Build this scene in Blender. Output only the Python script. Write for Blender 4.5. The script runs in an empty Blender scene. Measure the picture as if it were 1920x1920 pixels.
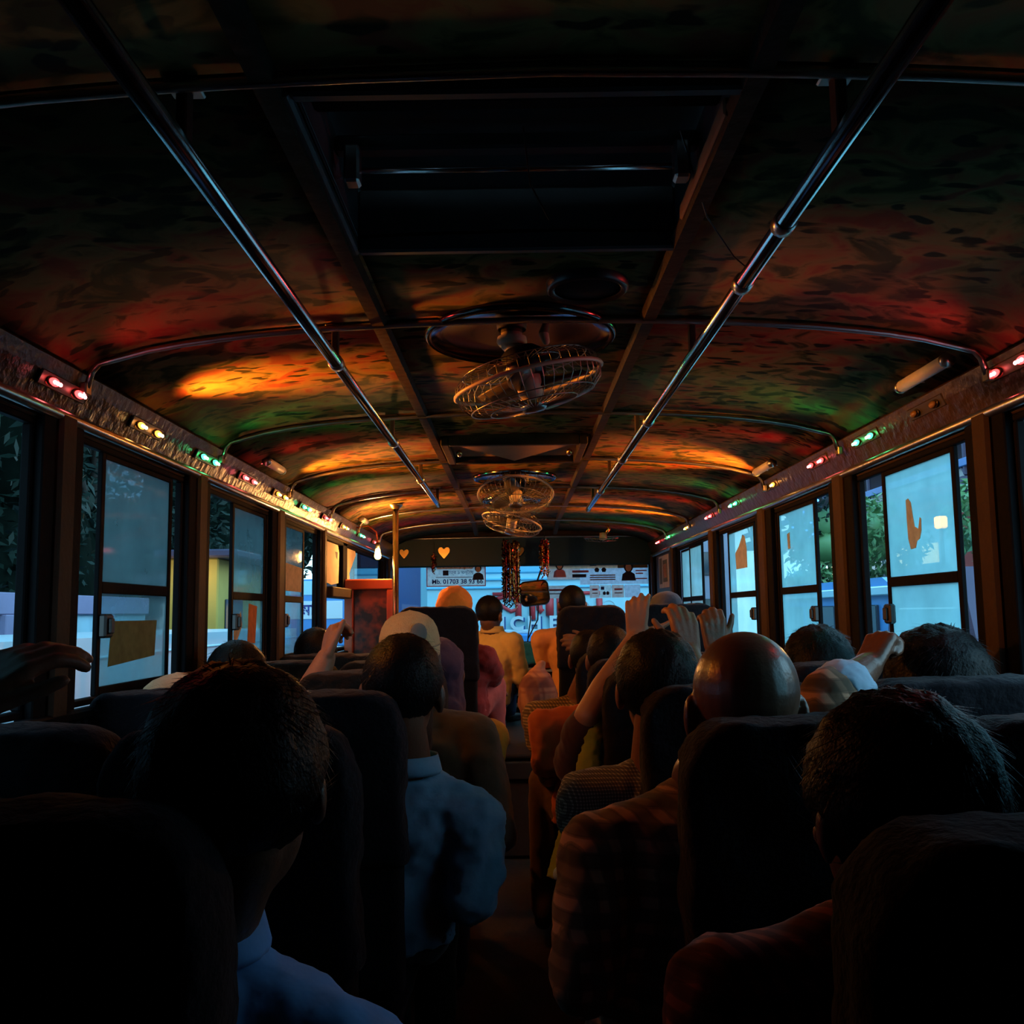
import bpy, bmesh, math, random
from mathutils import Vector, Matrix, Quaternion, noise
random.seed(7)
V = Vector
sc = bpy.context.scene
COL = sc.collection

# ------------------------------------------------------------------ camera
F = 1750.0
cam_d = bpy.data.cameras.new('camera')
cam = bpy.data.objects.new('camera', cam_d)
COL.objects.link(cam)
cam_d.sensor_width = 36.0
cam_d.lens = 36.0 * F / 1920.0
cam_d.clip_start = 0.02
cam_d.clip_end = 300
_p = math.atan(190 / F); _y = math.atan(6 / F); _r = math.radians(0.8)
_fw = V((-math.sin(_y) * math.cos(_p), math.cos(_y) * math.cos(_p), math.sin(_p))).normalized()
_rt = _fw.cross(V((0, 0, 1))).normalized(); _up = _rt.cross(_fw)
_R = _rt * math.cos(_r) - _up * math.sin(_r); _U = _up * math.cos(_r) + _rt * math.sin(_r)
_M = Matrix((_R, _U, -_fw)).transposed().to_4x4(); _M.translation = V((0, 0, 1.25))
cam.matrix_world = _M
sc.camera = cam

# ------------------------------------------------------------------ world (dusk sky)
SKY = 3.6
w = bpy.data.worlds.new('dusk_sky'); sc.world = w; w.use_nodes = True
nt = w.node_tree; nt.nodes.clear()
o = nt.nodes.new('ShaderNodeOutputWorld'); b = nt.nodes.new('ShaderNodeBackground')
tc = nt.nodes.new('ShaderNodeTexCoord'); sx = nt.nodes.new('ShaderNodeSeparateXYZ'); cr = nt.nodes.new('ShaderNodeValToRGB')
nt.links.new(tc.outputs['Generated'], sx.inputs[0]); nt.links.new(sx.outputs['Z'], cr.inputs[0])
cr.color_ramp.elements[0].position = 0.0; cr.color_ramp.elements[0].color = (0.43, 0.73, 0.88, 1)
cr.color_ramp.elements[1].position = 0.8; cr.color_ramp.elements[1].color = (0.17, 0.50, 0.74, 1)
nt.links.new(cr.outputs[0], b.inputs[0]); b.inputs[1].default_value = SKY
nt.links.new(b.outputs[0], o.inputs[0])
sc.view_settings.view_transform = 'Standard'
sc.view_settings.look = 'None'
sc.view_settings.gamma = 1.0
sc.view_settings.use_curve_mapping = False
sc.view_settings.exposure = 0.12
sc.cycles.max_bounces = 4
sc.cycles.diffuse_bounces = 2
sc.cycles.glossy_bounces = 2
sc.cycles.transparent_max_bounces = 12
sc.cycles.use_adaptive_sampling = True
sc.cycles.adaptive_threshold = 0.03
sc.cycles.caustics_reflective = False
sc.cycles.caustics_refractive = False
sc.cycles.sample_clamp_indirect = 3.0

LED_ROOM_W = {'red': 1.0, 'amber': 12.0, 'green': 0.6}   # its wide spill into the room
LED_W = {'red': 2.8, 'amber': 74.0, 'green': 2.4}       # watts of each marker lamp's light
BULB_W = 18.0

# ------------------------------------------------------------------ materials
def new_mat(name):
    m = bpy.data.materials.new(name); m.use_nodes = True
    return m, m.node_tree, m.node_tree.nodes['Principled BSDF']

def mat(name, col, rough=0.6, metal=0.0, var=0.25, scale=12.0, bump=0.0, bscale=60.0, sheen=0.0, spec=0.5, coat=0.0, stretch=(1, 1, 1)):
    m, t, p = new_mat(name)
    N = t.nodes.new
    tcn = N('ShaderNodeTexCoord'); mp = N('ShaderNodeMapping'); mp.inputs['Scale'].default_value = stretch
    t.links.new(tcn.outputs['Object'], mp.inputs[0])
    nz = N('ShaderNodeTexNoise'); nz.inputs['Scale'].default_value = scale; nz.inputs['Detail'].default_value = 4
    t.links.new(mp.outputs[0], nz.inputs['Vector'])
    mx = N('ShaderNodeMix'); mx.data_type = 'RGBA'
    c = V(col)
    mx.inputs[6].default_value = (*(c * (1 - var)), 1); mx.inputs[7].default_value = (*(c * (1 + var)), 1)
    t.links.new(nz.outputs[0], mx.inputs[0]); t.links.new(mx.outputs[2], p.inputs['Base Color'])
    p.inputs['Roughness'].default_value = rough; p.inputs['Metallic'].default_value = metal
    p.inputs['Specular IOR Level'].default_value = spec
    p.inputs['Sheen Weight'].default_value = sheen
    p.inputs['Coat Weight'].default_value = coat
    if bump:
        n2 = N('ShaderNodeTexNoise'); n2.inputs['Scale'].default_value = bscale; n2.inputs['Detail'].default_value = 3
        t.links.new(mp.outputs[0], n2.inputs['Vector'])
        bp = N('ShaderNodeBump'); bp.inputs['Strength'].default_value = bump; bp.inputs['Distance'].default_value = 0.01
        t.links.new(n2.outputs[0], bp.inputs['Height']); t.links.new(bp.outputs[0], p.inputs['Normal'])
    return m

def emit(name, col, strength):
    m, t, p = new_mat(name)
    p.inputs['Base Color'].default_value = (*col, 1)
    p.inputs['Emission Color'].default_value = (*col, 1)
    p.inputs['Emission Strength'].default_value = strength
    p.inputs['Roughness'].default_value = 0.4
    return m

def plaid(name, base, line1, line2, scale, rough=0.85, thin=0.16):
    """woven checks in object space: bands along the two cloth directions"""
    m, t, p = new_mat(name); N = t.nodes.new
    tcn = N('ShaderNodeTexCoord'); sp = N('ShaderNodeSeparateXYZ'); t.links.new(tcn.outputs['Object'], sp.inputs[0])
    def band(src, mul, thr):
        a = N('ShaderNodeMath'); a.operation = 'MULTIPLY'; a.inputs[1].default_value = mul; t.links.new(src, a.inputs[0])
        f = N('ShaderNodeMath'); f.operation = 'PINGPONG'; f.inputs[1].default_value = 1.0; t.links.new(a.outputs[0], f.inputs[0])
        g = N('ShaderNodeMapRange'); g.interpolation_type = 'SMOOTHSTEP'
        g.inputs[1].default_value = thr - 0.06; g.inputs[2].default_value = thr + 0.06; t.links.new(f.outputs[0], g.inputs[0]); return g.outputs[0]
    ad = N('ShaderNodeMath'); ad.operation = 'ADD'; t.links.new(sp.outputs[0], ad.inputs[0])
    yy = N('ShaderNodeMath'); yy.operation = 'MULTIPLY'; yy.inputs[1].default_value = 0.7; t.links.new(sp.outputs[1], yy.inputs[0]); t.links.new(yy.outputs[0], ad.inputs[1])
    bx_ = band(ad.outputs[0], scale, 1 - thin * 2.2); bz_ = band(sp.outputs[2], scale, 1 - thin * 2.2)
    cx_ = band(ad.outputs[0], scale * 2, 1 - thin); cz_ = band(sp.outputs[2], scale * 2, 1 - thin)
    def mixc(a, c, f, amt):
        mx = N('ShaderNodeMix'); mx.data_type = 'RGBA'
        fm = N('ShaderNodeMath'); fm.operation = 'MULTIPLY'; fm.inputs[1].default_value = amt; t.links.new(f, fm.inputs[0])
        t.links.new(fm.outputs[0], mx.inputs[0])
        if isinstance(a, tuple): mx.inputs[6].default_value = (*a, 1)
        else: t.links.new(a, mx.inputs[6])
        mx.inputs[7].default_value = (*c, 1); return mx.outputs[2]
    c = mixc(base, line1, bx_, 0.7); c = mixc(c, line1, bz_, 0.7); c = mixc(c, line2, cx_, 0.6); c = mixc(c, line2, cz_, 0.6)
    t.links.new(c, p.inputs['Base Color']); p.inputs['Roughness'].default_value = rough; p.inputs['Sheen Weight'].default_value = 0.1
    p.inputs['Specular IOR Level'].default_value = 0.2
    return m

def ceiling_mat():
    m, t, p = new_mat('printed_ceiling_cloth'); N = t.nodes.new; L = t.links.new
    tcn = N('ShaderNodeTexCoord'); mp = N('ShaderNodeMapping'); mp.inputs['Scale'].default_value = (1, 1.25, 1); L(tcn.outputs['Object'], mp.inputs[0])
    nz = N('ShaderNodeTexNoise'); nz.inputs['Scale'].default_value = 8.0; nz.inputs['Detail'].default_value = 6; nz.inputs['Distortion'].default_value = 1.1; L(mp.outputs[0], nz.inputs['Vector'])
    r = N('ShaderNodeValToRGB'); e = r.color_ramp.elements
    e[0].position = 0.0; e[0].color = (0.045, 0.055, 0.02, 1)
    e[1].position = 0.38; e[1].color = (0.12, 0.13, 0.035, 1)
    for ps, c in ((0.42, (0.32, 0.24, 0.07)), (0.48, (0.58, 0.40, 0.14)), (0.56, (0.66, 0.30, 0.11)), (0.63, (0.58, 0.14, 0.07))):
        k = e.new(ps); k.color = (*c, 1)
    L(nz.outputs[0], r.inputs[0])
    # dark leaf blotches
    mp2 = N('ShaderNodeMapping'); mp2.inputs['Scale'].default_value = (1.0, 2.0, 1); L(tcn.outputs['Object'], mp2.inputs[0])
    wz = N('ShaderNodeTexNoise'); wz.inputs['Scale'].default_value = 9; L(mp2.outputs[0], wz.inputs['Vector'])
    ad = N('ShaderNodeMix'); ad.data_type = 'RGBA'; ad.inputs[0].default_value = 0.13; L(mp2.outputs[0], ad.inputs[6]); L(wz.outputs['Color'], ad.inputs[7])
    vo = N('ShaderNodeTexVoronoi'); vo.inputs['Scale'].default_value = 13; L(ad.outputs[2], vo.inputs['Vector'])
    mr = N('ShaderNodeMapRange'); mr.inputs[1].default_value = 0.27; mr.inputs[2].default_value = 0.36; L(vo.outputs['Distance'], mr.inputs[0])
    n3 = N('ShaderNodeTexNoise'); n3.inputs['Scale'].default_value = 7; n3.inputs['Detail'].default_value = 2; L(tcn.outputs['Object'], n3.inputs['Vector'])
    m3 = N('ShaderNodeMapRange'); m3.inputs[1].default_value = 0.54; m3.inputs[2].default_value = 0.66; L(n3.outputs[0], m3.inputs[0])
    mxx = N('ShaderNodeMath'); mxx.operation = 'MAXIMUM'; L(mr.outputs[0], mxx.inputs[0]); L(m3.outputs[0], mxx.inputs[1])
    mx = N('ShaderNodeMix'); mx.data_type = 'RGBA'; mx.inputs[6].default_value = (0.05, 0.045, 0.015, 1); L(r.outputs[0], mx.inputs[7]); L(mxx.outputs[0], mx.inputs[0])
    hv = N('ShaderNodeHueSaturation'); hv.inputs['Value'].default_value = 0.27; L(mx.outputs[2], hv.inputs['Color'])
    L(hv.outputs[0], p.inputs['Base Color']); p.inputs['Roughness'].default_value = 0.7; p.inputs['Specular IOR Level'].default_value = 0.1
    bp = N('ShaderNodeBump'); bp.inputs['Strength'].default_value = 0.25; bp.inputs['Distance'].default_value = 0.01; L(nz.outputs[0], bp.inputs['Height']); L(bp.outputs[0], p.inputs['Normal'])
    return m

def front_only(t, fr):
    """reflect at the outer face of a pane only (no total internal reflection inside thin glass)"""
    g = t.nodes.new('ShaderNodeNewGeometry'); s_ = t.nodes.new('ShaderNodeMath'); s_.operation = 'SUBTRACT'; s_.inputs[0].default_value = 1.0
    t.links.new(g.outputs['Backfacing'], s_.inputs[1]); m_ = t.nodes.new('ShaderNodeMath'); m_.operation = 'MULTIPLY'
    t.links.new(fr.outputs[0], m_.inputs[0]); t.links.new(s_.outputs[0], m_.inputs[1]); return m_.outputs[0]

def frosted(name, col, clear=0.28, glow=1.0):
    """dusty window glass: part clear, part scattering"""
    m, t, p = new_mat(name); N = t.nodes.new; L = t.links.new
    t.nodes.remove(p); out = t.nodes['Material Output']
    tr = N('ShaderNodeBsdfTransparent'); tr.inputs[0].default_value = (0.75, 0.9, 0.92, 1)
    tl = N('ShaderNodeBsdfTranslucent'); gl = N('ShaderNodeBsdfGlossy'); gl.inputs['Roughness'].default_value = 0.06
    tcn = N('ShaderNodeTexCoord'); nz = N('ShaderNodeTexNoise'); nz.inputs['Scale'].default_value = 6; nz.inputs['Detail'].default_value = 6; L(tcn.outputs['Object'], nz.inputs['Vector'])
    mx = N('ShaderNodeMix'); mx.data_type = 'RGBA'; c = V(col)
    mx.inputs[6].default_value = (*(c * 0.85), 1); mx.inputs[7].default_value = (*(c * 1.1), 1); L(nz.outputs[0], mx.inputs[0]); L(mx.outputs[2], tl.inputs[0])
    m1 = N('ShaderNodeMixShader'); mr = N('ShaderNodeMapRange'); mr.inputs[1].default_value = 0.3; mr.inputs[2].default_value = 0.75
    mr.inputs[3].default_value = 1 - clear - 0.1; mr.inputs[4].default_value = 1 - clear + 0.1; L(nz.outputs[0], mr.inputs[0]); L(mr.outputs[0], m1.inputs[0])
    L(tr.outputs[0], m1.inputs[1]); L(tl.outputs[0], m1.inputs[2])
    fr = N('ShaderNodeFresnel'); fr.inputs[0].default_value = 1.35
    m2 = N('ShaderNodeMixShader'); L(front_only(t, fr), m2.inputs[0]); L(m1.outputs[0], m2.inputs[1]); L(gl.outputs[0], m2.inputs[2])
    L(m2.outputs[0], out.inputs[0])
    return m

def clear_glass(name, tint=(0.85, 0.95, 0.97), ior=1.3):
    m, t, p = new_mat(name); N = t.nodes.new; L = t.links.new
    t.nodes.remove(p); out = t.nodes['Material Output']
    tr = N('ShaderNodeBsdfTransparent'); tr.inputs[0].default_value = (*tint, 1); gl = N('ShaderNodeBsdfGlossy'); gl.inputs['Roughness'].default_value = 0.03
    fr = N('ShaderNodeFresnel'); fr.inputs[0].default_value = ior
    m2 = N('ShaderNodeMixShader'); L(front_only(t, fr), m2.inputs[0]); L(tr.outputs[0], m2.inputs[1]); L(gl.outputs[0], m2.inputs[2]); L(m2.outputs[0], out.inputs[0])
    return m

def wood_mat(name, col, dark):
    m, t, p = new_mat(name); N = t.nodes.new; L = t.links.new
    tcn = N('ShaderNodeTexCoord'); nz = N('ShaderNodeTexNoise'); nz.inputs['Scale'].default_value = 9; nz.inputs['Detail'].default_value = 6; L(tcn.outputs['Object'], nz.inputs['Vector'])
    sp = N('ShaderNodeSeparateXYZ'); L(tcn.outputs['Object'], sp.inputs[0])
    mr = N('ShaderNodeMapRange'); mr.inputs[1].default_value = 0.42; mr.inputs[2].default_value = 0.58; L(nz.outputs[0], mr.inputs[0])
    mx = N('ShaderNodeMix'); mx.data_type = 'RGBA'; mx.inputs[6].default_value = (*dark, 1); mx.inputs[7].default_value = (*col, 1); L(mr.outputs[0], mx.inputs[0])
    L(mx.outputs[2], p.inputs['Base Color']); p.inputs['Roughness'].default_value = 0.6
    return m

M = {}
M['ceiling'] = ceiling_mat()
M['chrome'] = mat('chrome_tube', (0.80, 0.80, 0.81), 0.16, 1.0, 0.1, 30)
M['dull_chrome'] = mat('dull_chrome', (0.55, 0.53, 0.51), 0.28, 1.0, 0.3, 25)
M['batten'] = mat('stained_ceiling_batten', (0.035, 0.023, 0.012), 0.6, 0.0, 0.7, 18, 0.3, 40, spec=0.1)
M['cove'] = mat('glossy_cove_panel', (0.055, 0.030, 0.011), 0.30, 0.0, 0.6, 14, 0.5, 35, spec=0.35)
M['black_metal'] = mat('black_window_frame', (0.006, 0.006, 0.007), 0.7, 0.0, 0.3, 20, 0.1, spec=0.05)
M['pillar'] = mat('brown_painted_pillar', (0.05, 0.032, 0.022), 0.65, 0.0, 0.3, 10, 0.1, spec=0.1)
M['wall_panel'] = mat('dark_wall_laminate', (0.035, 0.032, 0.035), 0.6, 0.0, 0.3, 8)
M['floor'] = mat('worn_dark_floor', (0.06, 0.05, 0.045), 0.75, 0.0, 0.5, 6, 0.3, 30)
M['frost'] = frosted('dusty_glass', (0.36, 0.66, 0.70), 0.24)
M['grimy_shaded'] = frosted('grimy_shaded_glass', (0.24, 0.30, 0.30), 0.34)  # grimy grey glass, colour also darkened for the tree shade outside
M['glass'] = clear_glass('clear_glass')
M['cab_glass'] = clear_glass('cab_mirror_glass', (0.35, 0.4, 0.4), 1.9)
M['seat'] = mat('dark_seat_fabric', (0.009, 0.008, 0.009), 0.9, 0, 0.35, 40, 0.35, 180, 0.06, 0.1)
M['seat_cover'] = mat('charcoal_seat_cover', (0.012, 0.0105, 0.014), 0.88, 0, 0.35, 25, 0.4, 90, 0.08, 0.1)
M['seat_brown'] = mat('brown_seat_cover', (0.028, 0.020, 0.016), 0.88, 0, 0.4, 25, 0.4, 90, 0.08, 0.1)
M['seat_metal'] = mat('seat_frame_metal', (0.05, 0.05, 0.055), 0.4, 0.7)
M['skin1'] = mat('brown_skin', (0.24, 0.11, 0.062), 0.48, 0, 0.12, 30, 0.12, 160, 0, 0.4)
M['skin2'] = mat('deep_brown_skin', (0.14, 0.062, 0.036), 0.42, 0, 0.12, 30, 0.12, 160, 0, 0.45)
M['skin3'] = mat('light_brown_skin', (0.36, 0.17, 0.10), 0.5, 0, 0.12, 30, 0.12, 160, 0, 0.4)
M['hair'] = mat('black_hair', (0.006, 0.0055, 0.0055), 0.45, 0, 0.3, 60, 0.3, 200, 0, 0.12)
M['skin_bald'] = mat('shiny_brown_scalp', (0.15, 0.068, 0.042), 0.30, 0, 0.12, 30, 0.08, 160, 0, 0.55)
M['eye'] = mat('eye_white', (0.55, 0.52, 0.48), 0.2)
M['lip'] = mat('lip', (0.25, 0.09, 0.07), 0.5)
def cloth(name, col, **k):
    a = dict(rough=0.88, var=0.18, scale=20, bump=0.35, bscale=26, sheen=0.15, spec=0.2); a.update(k)
    return mat(name, col, **a)
M['blue_shirt'] = cloth('steel_blue_shirt', (0.15, 0.34, 0.50))
M['sky_shirt'] = cloth('mid_blue_shirt', (0.16, 0.38, 0.76))
M['olive'] = cloth('olive_shirt', (0.075, 0.065, 0.040))
M['yellow'] = cloth('ochre_yellow_cloth', (0.70, 0.38, 0.05))
M['mustard'] = cloth('pale_yellow_shirt', (0.75, 0.50, 0.16))
M['orange_cloth'] = cloth('orange_shirt', (0.62, 0.15, 0.05))
M['orange_pale'] = cloth('apricot_shirt', (0.72, 0.33, 0.12))
M['headscarf'] = cloth('orange_headscarf', (0.92, 0.31, 0.05), bump=0.5)
M['pink'] = cloth('pink_cotton', (0.68, 0.17, 0.16))
M['rose'] = cloth('rose_shawl', (0.42, 0.06, 0.06), bump=0.6)
M['purple'] = cloth('dark_purple_scarf', (0.07, 0.045, 0.09))
M['maroon'] = cloth('dark_maroon_tee', (0.055, 0.022, 0.02))
M['denim'] = cloth('blue_denim', (0.05, 0.10, 0.20))
M['dark_trouser'] = cloth('dark_trouser', (0.030, 0.028, 0.03))
M['brown_trouser'] = cloth('brown_trouser', (0.16, 0.085, 0.045))
M['grey_cap'] = cloth('grey_cap', (0.075, 0.085, 0.105))
M['cap_white'] = mat('cream_knit_cap', (0.66, 0.50, 0.28), 0.9, 0, 0.15, 60, 0.6, 220, 0.2, 0.1)
M['cap_patch'] = mat('grey_cap_patch', (0.20, 0.20, 0.19), 0.9, 0, 0.15, 60)
M['dark_cloth'] = cloth('dark_cloth', (0.035, 0.03, 0.035))
M['cuff'] = cloth('pale_blue_cuff', (0.38, 0.55, 0.70), bump=0.2)
M['plaid_brown'] = plaid('brown_plaid_shirt', (0.52, 0.29, 0.17), (0.055, 0.055, 0.035), (0.10, 0.07, 0.045), 46, thin=0.22)
M['plaid_red'] = plaid('dark_red_plaid_shirt', (0.42, 0.11, 0.065), (0.05, 0.015, 0.015), (0.08, 0.025, 0.025), 80, thin=0.2)
M['check_fine'] = plaid('fine_checked_shirt', (0.46, 0.44, 0.38), (0.06, 0.055, 0.06), (0.05, 0.05, 0.05), 260, thin=0.24)
M['check_beige'] = plaid('beige_checked_shirt', (0.62, 0.45, 0.22), (0.10, 0.07, 0.05), (0.10, 0.07, 0.05), 150, thin=0.2)
M['plaid_lungi'] = plaid('checked_bundle_cloth', (0.52, 0.24, 0.15), (0.16, 0.05, 0.05), (0.30, 0.10, 0.08), 9, thin=0.12)
M['green_cloth'] = cloth('yellow_green_cloth', (0.26, 0.30, 0.04))
M['teal_cloth'] = cloth('teal_cloth', (0.03, 0.22, 0.25))
M['teal_panel'] = mat('teal_header_panel', (0.004, 0.040, 0.045), 0.5, 0, 0.4, 5)
M['black_plastic'] = mat('black_plastic', (0.012, 0.012, 0.013), 0.35, 0)
M['rubber'] = mat('black_rubber', (0.012, 0.012, 0.012), 0.7)
M['mirror'] = mat('mirror_glass', (0.75, 0.8, 0.82), 0.03, 1.0, 0.02)
M['fan_plastic'] = mat('cream_fan_plastic', (0.55, 0.42, 0.28), 0.45)
M['fan_wire'] = mat('fan_guard_wire', (0.30, 0.27, 0.24), 0.3, 0.9)
M['fan_blade'] = mat('smoked_fan_blade', (0.10, 0.08, 0.06), 0.3)
M['fan_dish'] = mat('polished_fan_dish', (0.10, 0.10, 0.105), 0.14, 1.0, 0.1)
M['hatch'] = mat('grey_hatch_metal', (0.06, 0.065, 0.07), 0.5, 0.3, 0.3, 10)
M['hatch_ply'] = mat('brown_hatch_board', (0.30, 0.16, 0.08), 0.7)
M['white_plastic'] = mat('white_plastic', (0.72, 0.68, 0.62), 0.4)
M['orange_wood'] = mat('orange_red_paint', (0.55, 0.085, 0.02), 0.5, 0, 0.25, 9)
M['sooty'] = wood_mat('sooty_orange_panel', (0.42, 0.06, 0.015), (0.03, 0.02, 0.018))
M['paper'] = mat('aged_paper', (0.55, 0.44, 0.34), 0.85, 0, 0.25, 14)
M['paper_tan'] = mat('tan_paper_residue', (0.36, 0.30, 0.22), 0.9, 0, 0.35, 30)
def thin_paper(name, col):
    m, t, p = new_mat(name); N = t.nodes.new; L = t.links.new
    tl = N('ShaderNodeBsdfTranslucent'); nz = N('ShaderNodeTexNoise'); nz.inputs['Scale'].default_value = 40; tcn = N('ShaderNodeTexCoord'); L(tcn.outputs['Object'], nz.inputs['Vector'])
    mx = N('ShaderNodeMix'); mx.data_type = 'RGBA'; mx.inputs[6].default_value = (*(V(col) * 0.6), 1); mx.inputs[7].default_value = (*(V(col) * 1.2), 1); L(nz.outputs[0], mx.inputs[0])
    L(mx.outputs[2], tl.inputs[0]); L(mx.outputs[2], p.inputs['Base Color']); p.inputs['Roughness'].default_value = 0.9
    ms = N('ShaderNodeMixShader'); ms.inputs[0].default_value = 0.6; L(p.outputs[0], ms.inputs[1]); L(tl.outputs[0], ms.inputs[2]); L(ms.outputs[0], t.nodes['Material Output'].inputs[0])
    return m
M['thin_tan'] = thin_paper('thin_tan_paper', (0.75, 0.55, 0.36)); M['thin_brown'] = thin_paper('thin_brown_card', (0.42, 0.33, 0.15)); M['thin_orange'] = thin_paper('thin_orange_paper', (0.8, 0.3, 0.12))
M['brown_card'] = mat('brown_card', (0.14, 0.12, 0.07), 0.9, 0, 0.3, 12)
M['ink'] = mat('dark_ink', (0.02, 0.02, 0.05), 0.8)
M['ink_blue'] = mat('navy_ink', (0.03, 0.04, 0.22), 0.8)
M['ink_orange'] = mat('orange_ink', (0.62, 0.20, 0.05), 0.8)
M['ink_red'] = mat('red_ink', (0.55, 0.07, 0.09), 0.8)
M['ink_pink'] = mat('pink_ink', (0.62, 0.20, 0.26), 0.8)
M['ink_grey'] = mat('grey_ink', (0.30, 0.31, 0.36), 0.8)
M['poster_white'] = thin_paper('poster_white', (0.95, 0.88, 0.88))
M['poster_peach'] = thin_paper('poster_peach', (0.98, 0.52, 0.32))
M['poster_lilac'] = thin_paper('poster_lilac', (0.88, 0.82, 0.95))
M['poster_rose'] = thin_paper('poster_rose', (0.95, 0.60, 0.55))
M['skin_print'] = mat('portrait_print', (0.60, 0.33, 0.22), 0.7)
M['wood_slat'] = mat('worn_slat', (0.40, 0.30, 0.20), 0.6, 0, 0.3, 8, 0.2, 20, stretch=(0.3, 3, 3))
M['gold_foil'] = mat('gold_foil', (0.95, 0.55, 0.16), 0.25, 1.0, 0.2)
M['red_foil'] = mat('red_foil', (0.70, 0.08, 0.05), 0.2, 1.0, 0.2)
M['dark_foil'] = mat('dark_foil', (0.16, 0.09, 0.06), 0.2, 1.0, 0.2)
M['lamp_base'] = mat('lamp_base', (0.09, 0.07, 0.05), 0.35, 0.5)
LEDC = {'red': (1.0, 0.03, 0.03), 'amber': (1.0, 0.27, 0.02), 'green': (0.03, 1.0, 0.24)}
for k, c in LEDC.items():
    M['led_' + k] = emit('led_' + k, tuple(0.82 * v + 0.18 for v in c) if k != 'amber' else (1, 0.62, 0.2), 14.0)
    M['halo_' + k] = emit('lit_lens_' + k, c, 8.0)
M['led_off'] = mat('unlit_lens', (0.3, 0.16, 0.05), 0.2)
M['bulb'] = emit('glowing_bulb', (1.0, 0.50, 0.09), 16.0)

# ------------------------------------------------------------------ mesh helpers
class MB:
    def __init__(s): s.v = []; s.f = []
    def add(s, vs, fs):
        n = len(s.v); s.v += [V(q) for q in vs]; s.f += [tuple(i + n for i in q) for q in fs]; return s
    def box(s, a, b2, rot=None, piv=None):
        x0, y0, z0 = a; x1, y1, z1 = b2
        vs = [V(q) for q in ((x0, y0, z0), (x1, y0, z0), (x1, y1, z0), (x0, y1, z0), (x0, y0, z1), (x1, y0, z1), (x1, y1, z1), (x0, y1, z1))]
        if rot is not None:
            pv = V(piv) if piv is not None else (V(a) + V(b2)) / 2
            vs = [rot @ (q - pv) + pv for q in vs]
        return s.add(vs, [(0, 3, 2, 1), (4, 5, 6, 7), (0, 1, 5, 4), (1, 2, 6, 5), (2, 3, 7, 6), (3, 0, 4, 7)])
    def bbox(s, a, b2, bev=0.005, rot=None, piv=None):
        """box with chamfered edges"""
        x0, y0, z0 = a; x1, y1, z1 = b2
        d = min(bev, 0.45 * min(abs(x1 - x0), abs(y1 - y0), abs(z1 - z0)))
        vs = []; idx = {}
        for i in (0, 1):
            for j in (0, 1):
                for k in (0, 1):
                    c = V(((x0, x1)[i], (y0, y1)[j], (z0, z1)[k])); inn = V((d if i == 0 else -d, d if j == 0 else -d, d if k == 0 else -d))
                    for ax in range(3):
                        q = c + inn; q[ax] = c[ax]; idx[(i, j, k, ax)] = len(vs); vs.append(q)
        fs = []
        for ax in range(3):
            o1, o2 = [a_ for a_ in range(3) if a_ != ax]
            for sd in (0, 1):
                ring = []
                for (u, v_) in ((0, 0), (1, 0), (1, 1), (0, 1)):
                    key = [0, 0, 0]; key[ax] = sd; key[o1] = u; key[o2] = v_; ring.append(idx[(*key, ax)])
                fs.append(tuple(ring))
        for ax in range(3):
            o1, o2 = [a_ for a_ in range(3) if a_ != ax]
            for u in (0, 1):
                for v_ in (0, 1):
                    k0 = [0, 0, 0]; k0[o1] = u; k0[o2] = v_; k1 = list(k0); k1[ax] = 1
                    fs.append((idx[(*k0, o1)], idx[(*k1, o1)], idx[(*k1, o2)], idx[(*k0, o2)]))
        for i in (0, 1):
            for j in (0, 1):
                for k in (0, 1): fs.append(tuple(idx[(i, j, k, a_)] for a_ in range(3)))
        if rot is not None:
            pv = V(piv) if piv is not None else (V(a) + V(b2)) / 2
            vs = [rot @ (q - pv) + pv for q in vs]
        return s.add(vs, fs)
    def rings(s, rings, caps=True, closed=False):
        n = len(rings[0]); base = len(s.v); vs = [q for r in rings for q in r]; fs = []
        R = len(rings)
        for i in range(R if closed else R - 1):
            a0 = i * n; b0 = ((i + 1) % R) * n
            for j in range(n): fs.append((a0 + j, a0 + (j + 1) % n, b0 + (j + 1) % n, b0 + j))
        if caps and not closed:
            fs.append(tuple(reversed(range(n)))); fs.append(tuple(range((R - 1) * n, R * n)))
        return s.add(vs, fs)
    def tube(s, pts, r, n=8, caps=True, closed=False):
        pts = [V(q) for q in pts]; rs = r if isinstance(r, (list, tuple)) else [r] * len(pts)
        out = []; prev = None
        for i, q in enumerate(pts):
            if closed: t = pts[(i + 1) % len(pts)] - pts[i - 1]
            else: t = pts[min(i + 1, len(pts) - 1)] - pts[max(i - 1, 0)]
            t.normalize()
            if prev is None:
                u = t.orthogonal().normalized()
            else:
                u = prev - t * prev.dot(t)
                u = u.normalized() if u.length > 1e-6 else t.orthogonal().normalized()
            prev = u; w_ = t.cross(u)
            out.append([q + (u * math.cos(2 * math.pi * k / n) + w_ * math.sin(2 * math.pi * k / n)) * rs[i] for k in range(n)])
        return s.rings(out, caps, closed)
    def capsule(s, a, b2, ra, rb, n=12, m=4):
        a = V(a); b2 = V(b2); t = (b2 - a)
        t = t.normalized() if t.length > 1e-6 else V((0, 0, 1))
        u = t.orthogonal().normalized(); w_ = t.cross(u); out = []
        for i in range(m + 1):
            an = -math.pi / 2 + (math.pi / 2) * i / m
            out.append((a + t * ra * math.sin(an), max(ra * math.cos(an), ra * 0.02)))
        for i in range(m + 1):
            an = (math.pi / 2) * i / m
            out.append((b2 + t * rb * math.sin(an), max(rb * math.cos(an), rb * 0.02)))
        return s.rings([[c + (u * math.cos(2 * math.pi * k / n) + w_ * math.sin(2 * math.pi * k / n)) * r for k in range(n)] for c, r in out])
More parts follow.
